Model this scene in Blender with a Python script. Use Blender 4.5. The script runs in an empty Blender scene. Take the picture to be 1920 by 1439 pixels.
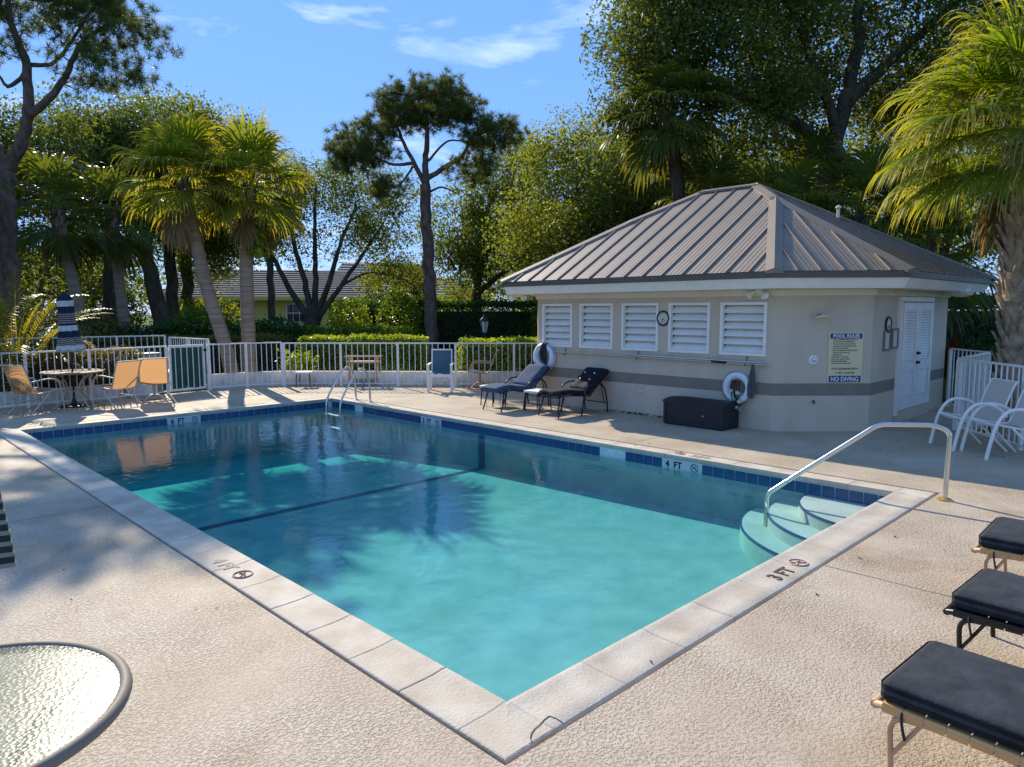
import bpy, bmesh, math, random
import numpy as np
from mathutils import Vector, Matrix

S = bpy.context.scene
COL = S.collection
R = math.radians
RNG = np.random.default_rng(11)
random.seed(5)

# ------------------------------------------------------------------ camera
YAW, PITCH, ROLL = R(45.403), R(6.015), R(-0.177)
fwd = Vector((math.cos(PITCH)*math.cos(YAW), math.cos(PITCH)*math.sin(YAW), -math.sin(PITCH)))
rt0 = Vector((math.sin(YAW), -math.cos(YAW), 0)); up0 = rt0.cross(fwd)
rgt = math.cos(ROLL)*rt0 + math.sin(ROLL)*up0
upv = -math.sin(ROLL)*rt0 + math.cos(ROLL)*up0
cam = bpy.data.cameras.new('camera'); camo = bpy.data.objects.new('camera', cam); COL.objects.link(camo)
cam.sensor_fit = 'HORIZONTAL'; cam.sensor_width = 36; cam.lens = 1334.26/1920*36
cam.clip_start = .05; cam.clip_end = 1000
M = Matrix((rgt, upv, -fwd)).transposed().to_4x4(); M.translation = Vector((-2.3052, -2.3801, 1.93))
camo.matrix_world = M
S.camera = camo

# ------------------------------------------------------------------ light
SUN_AZ, SUN_EL = R(75), R(32.2)          # azimuth measured from +X towards +Y
sd = Vector((math.cos(SUN_EL)*math.cos(SUN_AZ), math.cos(SUN_EL)*math.sin(SUN_AZ), math.sin(SUN_EL)))
sun = bpy.data.lights.new('sun', 'SUN'); suno = bpy.data.objects.new('sun', sun); COL.objects.link(suno)
sun.energy = 2.8; sun.angle = R(.53); sun.color = (1.0, .90, .73)
suno.rotation_euler = (-sd).to_track_quat('-Z', 'Y').to_euler()

W = bpy.data.worlds.new('World'); S.world = W; W.use_nodes = True
nt = W.node_tree; N = nt.nodes; Lk = nt.links; N.clear()
wo = N.new('ShaderNodeOutputWorld'); bg = N.new('ShaderNodeBackground'); bg.inputs['Strength'].default_value = .124
sky = N.new('ShaderNodeTexSky'); sky.sky_type = 'NISHITA'; sky.sun_disc = False
sky.sun_elevation = SUN_EL; sky.sun_rotation = R(90)-SUN_AZ
sky.air_density = 1.0; sky.dust_density = .02; sky.ozone_density = 3.5; sky.altitude = 0
tc = N.new('ShaderNodeTexCoord')
mp = N.new('ShaderNodeMapping'); mp.inputs['Rotation'].default_value = (R(8), R(4), R(-38)); mp.inputs['Scale'].default_value = (3.2, 1.5, 9.0)
nz = N.new('ShaderNodeTexNoise'); nz.inputs['Scale'].default_value = 1.7; nz.inputs['Detail'].default_value = 7; nz.inputs['Roughness'].default_value = .55; nz.inputs['Distortion'].default_value = .5
cr = N.new('ShaderNodeValToRGB'); cr.color_ramp.elements[0].position = .56; cr.color_ramp.elements[1].position = .84
mx = N.new('ShaderNodeMixRGB'); mx.inputs[2].default_value = (5.6, 5.9, 6.6, 1)
mulf = N.new('ShaderNodeMath'); mulf.operation = 'MULTIPLY'; mulf.inputs[1].default_value = .62
Lk.new(tc.outputs['Generated'], mp.inputs[0]); Lk.new(mp.outputs[0], nz.inputs['Vector']); Lk.new(nz.outputs['Fac'], cr.inputs[0])
Lk.new(cr.outputs[0], mulf.inputs[0])
gam = N.new('ShaderNodeHueSaturation'); gam.inputs['Saturation'].default_value = 1.0
tn = N.new('ShaderNodeMixRGB'); tn.blend_type = 'MULTIPLY'; tn.inputs[0].default_value = 1; tn.inputs[2].default_value = (.72, .72, .86, 1)
ev = N.new('ShaderNodeMixRGB'); ev.inputs[0].default_value = .80; ev.inputs[2].default_value = (.60, 1.45, 3.30, 1)     # the photograph's sky is an even blue
Lk.new(sky.outputs[0], tn.inputs[1]); Lk.new(tn.outputs[0], ev.inputs[1]); Lk.new(ev.outputs[0], gam.inputs['Color'])
Lk.new(mulf.outputs[0], mx.inputs[0]); Lk.new(gam.outputs[0], mx.inputs[1]); Lk.new(mx.outputs[0], bg.inputs[0]); Lk.new(bg.outputs[0], wo.inputs[0])

S.view_settings.view_transform = 'Standard'; S.view_settings.look = 'None'
S.view_settings.gamma = 1; S.view_settings.use_curve_mapping = False
S.view_settings.exposure = 1.30
S.cycles.max_bounces = 8; S.cycles.diffuse_bounces = 5; S.cycles.glossy_bounces = 3
S.cycles.transmission_bounces = 4; S.cycles.transparent_max_bounces = 12; S.cycles.volume_bounces = 0
S.cycles.sample_clamp_indirect = 6; S.cycles.caustics_reflective = False; S.cycles.caustics_refractive = False

# ------------------------------------------------------------------ materials
def mat(name, col, rough=.6, metal=0., var=0., vscale=6., bump=0., bscale=40., spec=.5, col2=None, stretch=None, detail=4, coat=0.):
    m = bpy.data.materials.new(name); m.use_nodes = True
    nt = m.node_tree; n = nt.nodes; l = nt.links
    b = n['Principled BSDF']; b.inputs['Roughness'].default_value = rough; b.inputs['Metallic'].default_value = metal
    b.inputs['Specular IOR Level'].default_value = spec; b.inputs['Base Color'].default_value = (*col, 1)
    if coat: b.inputs['Coat Weight'].default_value = coat
    tc = n.new('ShaderNodeTexCoord'); src = tc.outputs['Object']
    if stretch:
        mpn = n.new('ShaderNodeMapping'); mpn.inputs['Scale'].default_value = stretch; l.new(src, mpn.inputs[0]); src = mpn.outputs[0]
    if var or col2:
        z = n.new('ShaderNodeTexNoise'); z.inputs['Scale'].default_value = vscale; z.inputs['Detail'].default_value = detail; l.new(src, z.inputs['Vector'])
        rp = n.new('ShaderNodeValToRGB'); rp.color_ramp.elements[0].position = .3; rp.color_ramp.elements[1].position = .72
        c2 = col2 or tuple(min(1, c*(1+var)) for c in col); c1 = col if col2 else tuple(c*(1-var) for c in col)
        rp.color_ramp.elements[0].color = (*c1, 1); rp.color_ramp.elements[1].color = (*c2, 1)
        l.new(z.outputs['Fac'], rp.inputs[0]); l.new(rp.outputs[0], b.inputs['Base Color'])
    if bump:
        z = n.new('ShaderNodeTexNoise'); z.inputs['Scale'].default_value = bscale; z.inputs['Detail'].default_value = 4; l.new(src, z.inputs['Vector'])
        bp = n.new('ShaderNodeBump'); bp.inputs['Strength'].default_value = bump; bp.inputs['Distance'].default_value = .01
        l.new(z.outputs['Fac'], bp.inputs['Height']); l.new(bp.outputs[0], b.inputs['Normal'])
    return m

def leafmat(name, c1, c2, trans=.45, tcol=None, rough=.55, tip=False, spec=.14):
    m = bpy.data.materials.new(name); m.use_nodes = True
    nt = m.node_tree; n = nt.nodes; l = nt.links
    b = n['Principled BSDF']; b.inputs['Roughness'].default_value = rough; b.inputs['Specular IOR Level'].default_value = spec
    g = n.new('ShaderNodeNewGeometry'); rp = n.new('ShaderNodeValToRGB')
    rp.color_ramp.elements[0].color = (*c1, 1); rp.color_ramp.elements[1].color = (*c2, 1)
    tc = n.new('ShaderNodeTexCoord'); nz = n.new('ShaderNodeTexNoise'); nz.inputs['Scale'].default_value = 1.1; nz.inputs['Detail'].default_value = 3; l.new(tc.outputs['Object'], nz.inputs['Vector'])
    ct = n.new('ShaderNodeMapRange'); ct.inputs[1].default_value = .30; ct.inputs[2].default_value = .70; l.new(nz.outputs['Fac'], ct.inputs[0])
    bl = n.new('ShaderNodeMixRGB'); bl.inputs[0].default_value = .55; l.new(g.outputs['Random Per Island'], bl.inputs[1]); l.new(ct.outputs[0], bl.inputs[2])   # whole sprays differ, not only single leaves
    l.new(bl.outputs[0], rp.inputs[0]); colout = rp.outputs[0]
    if tip:
        at = n.new('ShaderNodeAttribute'); at.attribute_name = 'tip'
        r2 = n.new('ShaderNodeValToRGB'); e = r2.color_ramp.elements
        e[0].position = .52; e[0].color = (0, 0, 0, 1); e[1].position = 1; e[1].color = (1, 1, 1, 1)
        mm = n.new('ShaderNodeMixRGB'); mm.inputs[2].default_value = (*tip, 1)
        l.new(at.outputs['Fac'], r2.inputs[0]); l.new(r2.outputs[0], mm.inputs[0]); l.new(colout, mm.inputs[1]); colout = mm.outputs[0]
    l.new(colout, b.inputs['Base Color'])
    t = n.new('ShaderNodeBsdfTranslucent'); hs = n.new('ShaderNodeMixRGB'); hs.blend_type = 'MULTIPLY'; hs.inputs[0].default_value = 1
    hs.inputs[2].default_value = (*(tcol or (1.9, 1.8, .6)), 1); l.new(colout, hs.inputs[1]); l.new(hs.outputs[0], t.inputs['Color'])
    ms = n.new('ShaderNodeMixShader'); ms.inputs[0].default_value = trans
    l.new(b.outputs[0], ms.inputs[1]); l.new(t.outputs[0], ms.inputs[2])
    l.new(ms.outputs[0], n['Material Output'].inputs['Surface'])
    return m

def deckmat():
    m = bpy.data.materials.new('deck_coating'); m.use_nodes = True
    nt = m.node_tree; n = nt.nodes; l = nt.links; b = n['Principled BSDF']; b.inputs['Roughness'].default_value = .72; b.inputs['Specular IOR Level'].default_value = .3
    tc = n.new('ShaderNodeTexCoord')
    z = n.new('ShaderNodeTexNoise'); z.inputs['Scale'].default_value = 62; z.inputs['Detail'].default_value = 3; z.inputs['Roughness'].default_value = .5; z.inputs['Distortion'].default_value = .6
    l.new(tc.outputs['Object'], z.inputs['Vector'])
    kd = n.new('ShaderNodeValToRGB'); e = kd.color_ramp.elements; e[0].position = .36; e[1].position = .56
    l.new(z.outputs['Fac'], kd.inputs[0])
    # slow variation of how strong the texture is (worn, smoothed patches)
    w = n.new('ShaderNodeTexNoise'); w.inputs['Scale'].default_value = 1.3; w.inputs['Detail'].default_value = 5; l.new(tc.outputs['Object'], w.inputs['Vector'])
    wr = n.new('ShaderNodeMapRange'); wr.inputs[1].default_value = .35; wr.inputs[2].default_value = .7; wr.inputs[3].default_value = .22; wr.inputs[4].default_value = .9
    l.new(w.outputs['Fac'], wr.inputs[0])
    bp = n.new('ShaderNodeBump'); bp.inputs['Distance'].default_value = .0065
    l.new(wr.outputs[0], bp.inputs['Strength']); l.new(kd.outputs[0], bp.inputs['Height']); l.new(bp.outputs[0], b.inputs['Normal'])
    c = n.new('ShaderNodeValToRGB'); e = c.color_ramp.elements
    e[0].position = .3; e[0].color = (.40, .31, .21, 1); e[1].position = .72; e[1].color = (.55, .465, .36, 1)
    s = n.new('ShaderNodeTexNoise'); s.inputs['Scale'].default_value = 1.1; s.inputs['Detail'].default_value = 9; s.inputs['Roughness'].default_value = .65; l.new(tc.outputs['Object'], s.inputs['Vector'])
    l.new(s.outputs['Fac'], c.inputs[0])
    mm = n.new('ShaderNodeMixRGB'); mm.blend_type = 'MULTIPLY'; mm.inputs[0].default_value = 1
    dr = n.new('ShaderNodeValToRGB'); dr.color_ramp.elements[0].color = (.80, .74, .68, 1); dr.color_ramp.elements[1].color = (1, 1, 1, 1)
    l.new(kd.outputs[0], dr.inputs[0]); l.new(c.outputs[0], mm.inputs[1]); l.new(dr.outputs[0], mm.inputs[2])
    # old stains: a few darker, browner blotches and small specks
    q = n.new('ShaderNodeTexNoise'); q.inputs['Scale'].default_value = .42; q.inputs['Detail'].default_value = 10; q.inputs['Roughness'].default_value = .7; q.inputs['Distortion'].default_value = 1.2; l.new(tc.outputs['Object'], q.inputs['Vector'])
    qr = n.new('ShaderNodeValToRGB'); qr.color_ramp.elements[0].position = .54; qr.color_ramp.elements[1].position = .74; qr.color_ramp.elements[0].color = (1, 1, 1, 1); qr.color_ramp.elements[1].color = (.68, .60, .52, 1); l.new(q.outputs['Fac'], qr.inputs[0])
    v = n.new('ShaderNodeTexVoronoi'); v.inputs['Scale'].default_value = 5.5; l.new(tc.outputs['Object'], v.inputs['Vector'])
    vr = n.new('ShaderNodeValToRGB'); vr.color_ramp.elements[0].position = .035; vr.color_ramp.elements[1].position = .075; vr.color_ramp.elements[0].color = (.62, .52, .44, 1); vr.color_ramp.elements[1].color = (1, 1, 1, 1); l.new(v.outputs['Distance'], vr.inputs[0])
    m2 = n.new('ShaderNodeMixRGB'); m2.blend_type = 'MULTIPLY'; m2.inputs[0].default_value = .8; l.new(mm.outputs[0], m2.inputs[1]); l.new(qr.outputs[0], m2.inputs[2])
    m3 = n.new('ShaderNodeMixRGB'); m3.blend_type = 'MULTIPLY'; m3.inputs[0].default_value = .7; l.new(m2.outputs[0], m3.inputs[1]); l.new(vr.outputs[0], m3.inputs[2])
    l.new(m3.outputs[0], b.inputs['Base Color'])
    return m

def watermat():
    m = bpy.data.materials.new('pool_water'); m.use_nodes = True
    nt = m.node_tree; n = nt.nodes; l = nt.links; n.remove(n['Principled BSDF'])
    tc = n.new('ShaderNodeTexCoord')
    a = n.new('ShaderNodeTexNoise'); a.inputs['Scale'].default_value = 8.0; a.inputs['Detail'].default_value = 3; l.new(tc.outputs['Object'], a.inputs['Vector'])
    d = n.new('ShaderNodeTexNoise'); d.inputs['Scale'].default_value = 1.5; d.inputs['Detail'].default_value = 2; l.new(tc.outputs['Object'], d.inputs['Vector'])
    bp = n.new('ShaderNodeBump'); bp.inputs['Strength'].default_value = .060; bp.inputs['Distance'].default_value = .05; l.new(a.outputs['Fac'], bp.inputs['Height'])
    b2 = n.new('ShaderNodeBump'); b2.inputs['Strength'].default_value = .055; b2.inputs['Distance'].default_value = .10; l.new(d.outputs['Fac'], b2.inputs['Height']); l.new(bp.outputs[0], b2.inputs['Normal'])
    fr = n.new('ShaderNodeFresnel'); l.new(b2.outputs[0], fr.inputs['Normal'])
    # the sheet is crossed without bending, so both of its sides reflect like the air side (no total reflection from below)
    ge = n.new('ShaderNodeNewGeometry'); io = n.new('ShaderNodeMapRange'); io.inputs[3].default_value = 1.333; io.inputs[4].default_value = 1/1.333
    l.new(ge.outputs['Backfacing'], io.inputs[0]); l.new(io.outputs[0], fr.inputs['IOR'])
    gl = n.new('ShaderNodeBsdfGlossy'); gl.inputs['Roughness'].default_value = .015; l.new(b2.outputs[0], gl.inputs['Normal'])
    tr = n.new('ShaderNodeBsdfTransparent'); tr.inputs['Color'].default_value = (.93, .985, .985, 1)
    ms = n.new('ShaderNodeMixShader'); l.new(fr.outputs[0], ms.inputs[0]); l.new(tr.outputs[0], ms.inputs[1]); l.new(gl.outputs[0], ms.inputs[2])
    l.new(ms.outputs[0], n['Material Output'].inputs['Surface'])
    va = n.new('ShaderNodeVolumeAbsorption'); va.inputs['Color'].default_value = (.05, .82, .84, 1); va.inputs['Density'].default_value = .52
    l.new(va.outputs[0], n['Material Output'].inputs['Volume'])
    return m

def glassmat(name, tint):
    """patterned (hammered) glass: see-through with a soft broken sheen"""
    m = bpy.data.materials.new(name); m.use_nodes = True
    nt = m.node_tree; n = nt.nodes; l = nt.links; n.remove(n['Principled BSDF'])
    tc = n.new('ShaderNodeTexCoord'); z = n.new('ShaderNodeTexVoronoi'); z.inputs['Scale'].default_value = 75; l.new(tc.outputs['Object'], z.inputs['Vector'])
    bp = n.new('ShaderNodeBump'); bp.inputs['Strength'].default_value = .14; bp.inputs['Distance'].default_value = .006; l.new(z.outputs['Distance'], bp.inputs['Height'])
    g = n.new('ShaderNodeBsdfGlossy'); g.inputs['Roughness'].default_value = .22; l.new(bp.outputs[0], g.inputs['Normal'])
    t = n.new('ShaderNodeBsdfTransparent'); t.inputs['Color'].default_value = (*tint, 1)
    d = n.new('ShaderNodeBsdfDiffuse'); d.inputs['Color'].default_value = (.42, .46, .43, 1); l.new(bp.outputs[0], d.inputs['Normal'])
    m1 = n.new('ShaderNodeMixShader'); m1.inputs[0].default_value = .14; l.new(t.outputs[0], m1.inputs[1]); l.new(d.outputs[0], m1.inputs[2])
    m2 = n.new('ShaderNodeMixShader'); m2.inputs[0].default_value = .028; l.new(m1.outputs[0], m2.inputs[1]); l.new(g.outputs[0], m2.inputs[2])
    l.new(m2.outputs[0], n['Material Output'].inputs['Surface'])
    return m

def stripemat(name, bands):
    """cloth print: bands of flat colour along the object's own Z (list of (z from, colour))"""
    m = bpy.data.materials.new(name); m.use_nodes = True
    nt = m.node_tree; n = nt.nodes; l = nt.links; b = n['Principled BSDF']; b.inputs['Roughness'].default_value = .85; b.inputs['Specular IOR Level'].default_value = .2
    at = n.new('ShaderNodeAttribute'); at.attribute_name = 'band'
    rp = n.new('ShaderNodeValToRGB'); rp.color_ramp.interpolation = 'CONSTANT'; e = rp.color_ramp.elements
    e[0].position = 0; e[0].color = (*bands[0][1], 1); e[1].position = bands[1][0]; e[1].color = (*bands[1][1], 1)
    for p, c in bands[2:]:
        q = e.new(p); q.color = (*c, 1)
    l.new(at.outputs['Fac'], rp.inputs[0]); l.new(rp.outputs[0], b.inputs['Base Color'])
    return m

def evenstripes(name, c1, c2, k):
    m = bpy.data.materials.new(name); m.use_nodes = True
    nt = m.node_tree; n = nt.nodes; l = nt.links; b = n['Principled BSDF']; b.inputs['Roughness'].default_value = .85
    at = n.new('ShaderNodeAttribute'); at.attribute_name = 'band'
    mu = n.new('ShaderNodeMath'); mu.operation = 'MULTIPLY'; mu.inputs[1].default_value = k; fr = n.new('ShaderNodeMath'); fr.operation = 'FRACT'
    gt = n.new('ShaderNodeMath'); gt.operation = 'GREATER_THAN'; gt.inputs[1].default_value = .40; mx = n.new('ShaderNodeMixRGB'); mx.inputs[1].default_value = (*c2, 1); mx.inputs[2].default_value = (*c1, 1)
    l.new(at.outputs['Fac'], mu.inputs[0]); l.new(mu.outputs[0], fr.inputs[0]); l.new(fr.outputs[0], gt.inputs[0]); l.new(gt.outputs[0], mx.inputs[0]); l.new(mx.outputs[0], b.inputs['Base Color'])
    return m

def slingmat(name, col, trans=.5):
    m = bpy.data.materials.new(name); m.use_nodes = True
    nt = m.node_tree; n = nt.nodes; l = nt.links; b = n['Principled BSDF']; b.inputs['Roughness'].default_value = .8; b.inputs['Base Color'].default_value = (*col, 1)
    tc = n.new('ShaderNodeTexCoord'); z = n.new('ShaderNodeTexNoise'); z.inputs['Scale'].default_value = 160; l.new(tc.outputs['Object'], z.inputs['Vector'])
    bp = n.new('ShaderNodeBump'); bp.inputs['Strength'].default_value = .3; bp.inputs['Distance'].default_value = .004; l.new(z.outputs['Fac'], bp.inputs['Height']); l.new(bp.outputs[0], b.inputs['Normal'])
    t = n.new('ShaderNodeBsdfTranslucent'); t.inputs['Color'].default_value = (*col, 1)
    ms = n.new('ShaderNodeMixShader'); ms.inputs[0].default_value = trans; l.new(b.outputs[0], ms.inputs[1]); l.new(t.outputs[0], ms.inputs[2]); l.new(ms.outputs[0], n['Material Output'].inputs['Surface'])
    return m

def roofmat():
    m = mat('roof_metal', (.245, .185, .138), .55, .05, .08, 3, .04, 12)
    return m

MT = dict(
    deck=deckmat(), water=watermat(),
    coping=mat('coping_concrete', (.44, .355, .26), .75, 0, 0, 3.6, .4, 60, .25, col2=(.61, .53, .425), detail=8),
    gap=mat('joint_soil', (.05, .042, .035), .9, 0, .3, 20, .5, 60),
    joint=mat('deck_joint_line', (.20, .155, .11), .9, 0, .25, 30),
    plaster=mat('pool_plaster', (.26, .37, .345), .8, 0, 0, 2.9, .3, 14, .2, col2=(.41, .49, .455), detail=12),
    stepplaster=mat('step_plaster', (.46, .50, .44), .8, 0, 0, 2.3, .3, 14, .2, col2=(.62, .64, .57), detail=8),
    tile=mat('blue_tile', (.008, .068, .165), .18, 0, .35, 3, .03, 20, .5),
    tilew=mat('white_tile', (.50, .55, .55), .3),
    grout=mat('tile_grout', (.60, .66, .66), .8, 0, .15, 10),
    trim=mat('step_trim_tile', (.012, .085, .19), .3),
    paint=mat('wall_paint', (.60, .49, .365), .85, 0, .07, 3.0, .5, 70, .25, stretch=(1, 1, .3)),
    paintlt=mat('frieze_paint', (.78, .68, .54), .8, 0, .04, 3, .2, 90, .25),
    stripe=mat('stripe_paint', (.25, .205, .155), .8, 0, .08, 4, .3, 90, .25),
    white=mat('white_paint', (.87, .81, .73), .55, 0, .05, 5, .06, 60),
    whitef=mat('white_fence_paint', (.84, .79, .72), .5, 0, .08, 9, .05, 50),
    wallw=mat('white_low_wall', (.70, .64, .56), .85, 0, .14, 5, .4, 30, .2),
    soffit=mat('soffit_paint', (.80, .73, .64), .8, 0, .05, 4),
    roof=roofmat(),
    gutter=mat('gutter_brown', (.115, .085, .068), .5, .2, .08, 4),
    dark=mat('painted_shade_black', (.012, .012, .012), .9),
    black=mat('black_plastic', (.010, .010, .012), .5, 0, .3, 8, .3, 90),
    blackmetal=mat('black_metal', (.014, .013, .013), .38, .3, .2, 12),
    navy=mat('navy_cushion', (.009, .011, .018), .85, 0, .3, 6, .45, 30, .25),
    blue=mat('slate_blue_cushion', (.040, .070, .125), .88, 0, .25, 5, .5, 24, .25),
    charcoal=mat('charcoal_cushion', (.030, .034, .040), .88, 0, .38, 7, .8, 13, .3),
    tanmetal=mat('tan_powder_coat', (.50, .31, .17), .45, 0, .10, 8),
    beige=mat('beige_metal', (.50, .42, .31), .5, 0, .10, 8),
    strap=mat('vinyl_strap', (.58, .33, .12), .45, 0, .08, 9),
    sling=slingmat('tan_sling', (.52, .29, .13), .58),
    slingw=slingmat('taupe_sling', (.66, .57, .48), .22),
    slingb=slingmat('blue_sling', (.10, .19, .25), .35),
    steel=mat('stainless', (.62, .60, .56), .22, 1, .06, 10),
    brass=mat('brass_collar', (.72, .42, .10), .35, .7, .1, 20),
    cream=mat('cream_sign', (.76, .61, .34), .5),
    signblue=mat('sign_blue', (.020, .028, .14), .45),
    ink=mat('black_ink', (.012, .012, .012), .6),
    inkworn=mat('worn_black_ink', (.018, .016, .014), .7, 0, 0, 34, .3, 60, .2, col2=(.15, .12, .09)),
    inkfade=mat('faded_ink', (.26, .22, .17), .75),
    red=mat('red_ink', (.34, .09, .055), .7),
    redfade=mat('faded_red_ink', (.50, .26, .18), .8),
    whiteink=mat('white_ink', (.78, .78, .76), .5),
    paper=mat('paper', (.60, .58, .52), .7, 0, .1, 14),
    frame=mat('taupe_frame', (.22, .18, .14), .65, spec=.25),
    rope=mat('black_rope', (.016, .016, .016), .8, 0, .3, 30, .5, 80),
    cloth=mat('grey_net', (.10, .10, .095), .9, 0, .2, 8, .4, 60),
    foam=mat('beige_float', (.62, .48, .30), .7),
    greenf=mat('green_float', (.10, .32, .26), .7),
    ring=mat('ring_vinyl', (.72, .74, .76), .5, 0, .08, 7),
    gscreen=mat('green_mesh_screen', (.012, .085, .045), .75, 0, .25, 5, .3, 120),
    box=mat('grey_box', (.24, .25, .27), .6, 0, .08, 4),
    bark=mat('oak_bark', (.085, .066, .050), .95, 0, .45, 5, .9, 16, .2, stretch=(1, 1, .35)),
    barkp=mat('pine_bark', (.135, .090, .068), .95, 0, .45, 7, 1.0, 14, .2, stretch=(1, 1, .5)),
    palmbark=mat('palm_bark', (.30, .215, .15), .95, 0, .28, 4, .8, 12, .2, stretch=(.5, .5, 5)),
    boot=mat('palm_boot', (.34, .25, .165), .9, 0, .40, 9, .8, 22, .2),
    bootd=mat('palm_boot_dark', (.13, .09, .06), .95, 0, .4, 9, .7, 22, .2),
    soil=mat('mulch', (.075, .055, .040), .95, 0, .4, 8, .8, 20),
    lawn=mat('lawn_green', (.035, .070, .012), .95, 0, 0, 2.2, .8, 60, .1, col2=(.080, .130, .025), detail=9),
    path=mat('pink_path', (.42, .30, .24), .9, 0, .15, 3),
    road=mat('road', (.16, .15, .145), .9, 0, .12, 3),
    yellow=mat('yellow_house_paint', (.78, .62, .15), .85, 0, .05, 2),
    tileroof=mat('roof_tiles', (.33, .265, .20), .9, 0, .14, 1.6, spec=.05),
    tilerise=mat('roof_tile_edge', (.16, .14, .13), .85),
    rooftilb=mat('slate_roof', (.13, .145, .17), .8, 0, .2, 2),
    winglass=mat('window_glass', (.03, .035, .04), .08),
    lampglass=mat('lamp_glass', (.62, .62, .58), .25),
    clockface=mat('clock_face', (.62, .58, .48), .4),
    tabglass=glassmat('patterned_glass', (.62, .66, .62)),
    # leaves
    oakleaf=leafmat('oak_leaf', (.062, .088, .022), (.195, .215, .052), .46, (2.0, 1.9, .45), .56),
    oakleaf2=leafmat('oak_leaf_light', (.095, .130, .026), (.260, .275, .064), .46, (1.9, 1.8, .45), .56),
    darkleaf=leafmat('dark_leaf', (.048, .075, .020), (.165, .185, .048), .42, (1.9, 1.8, .5), .56),
    hedgeleaf=leafmat('hedge_leaf', (.065, .120, .016), (.190, .250, .040), .48, (1.7, 1.7, .45), .4),
    hedgebright=leafmat('bright_hedge_leaf', (.150, .235, .022), (.380, .420, .060), .48, (1.6, 1.5, .4), .4),
    hedgedark=leafmat('dark_hedge_leaf', (.022, .060, .016), (.070, .140, .034), .38, (1.5, 1.8, .5), .4),
    hedgebrown=leafmat('bronze_hedge_leaf', (.070, .075, .016), (.210, .165, .050), .45, (1.6, 1.4, .5), .38),
    pineleaf=leafmat('pine_needle', (.055, .080, .024), (.150, .170, .050), .42, (1.6, 1.5, .6), .5),
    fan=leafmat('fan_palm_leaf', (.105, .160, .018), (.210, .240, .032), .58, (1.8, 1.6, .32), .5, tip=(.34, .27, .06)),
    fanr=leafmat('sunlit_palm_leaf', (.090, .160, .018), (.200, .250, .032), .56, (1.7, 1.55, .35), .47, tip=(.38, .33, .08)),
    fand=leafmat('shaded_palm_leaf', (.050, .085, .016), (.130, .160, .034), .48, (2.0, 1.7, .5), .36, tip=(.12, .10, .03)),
    fandead=leafmat('dead_palm_leaf', (.20, .13, .06), (.34, .24, .12), .35, (1.2, 1.1, .8), .7),
    areca=leafmat('feather_palm_leaf', (.110, .140, .020), (.270, .260, .050), .48, (1.9, 1.5, .35), .36, tip=(.26, .18, .04)),
    redleaf=leafmat('red_ti_leaf', (.060, .014, .012), (.16, .045, .022), .4, (1.8, 1.0, .8), .35),
    petal=leafmat('white_flower', (.55, .55, .52), (.75, .72, .70), .3, (1, 1, 1), .6),
    stem=mat('frond_stalk', (.17, .17, .045), .6, 0, .2, 6),
    grass=leafmat('grass_blade', (.035, .075, .010), (.095, .150, .022), .4, (1.7, 1.7, .5), .5),
    litter=leafmat('dry_leaf_litter', (.05, .03, .015), (.14, .09, .045), .1, (1, 1, 1), .8),
)

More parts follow.
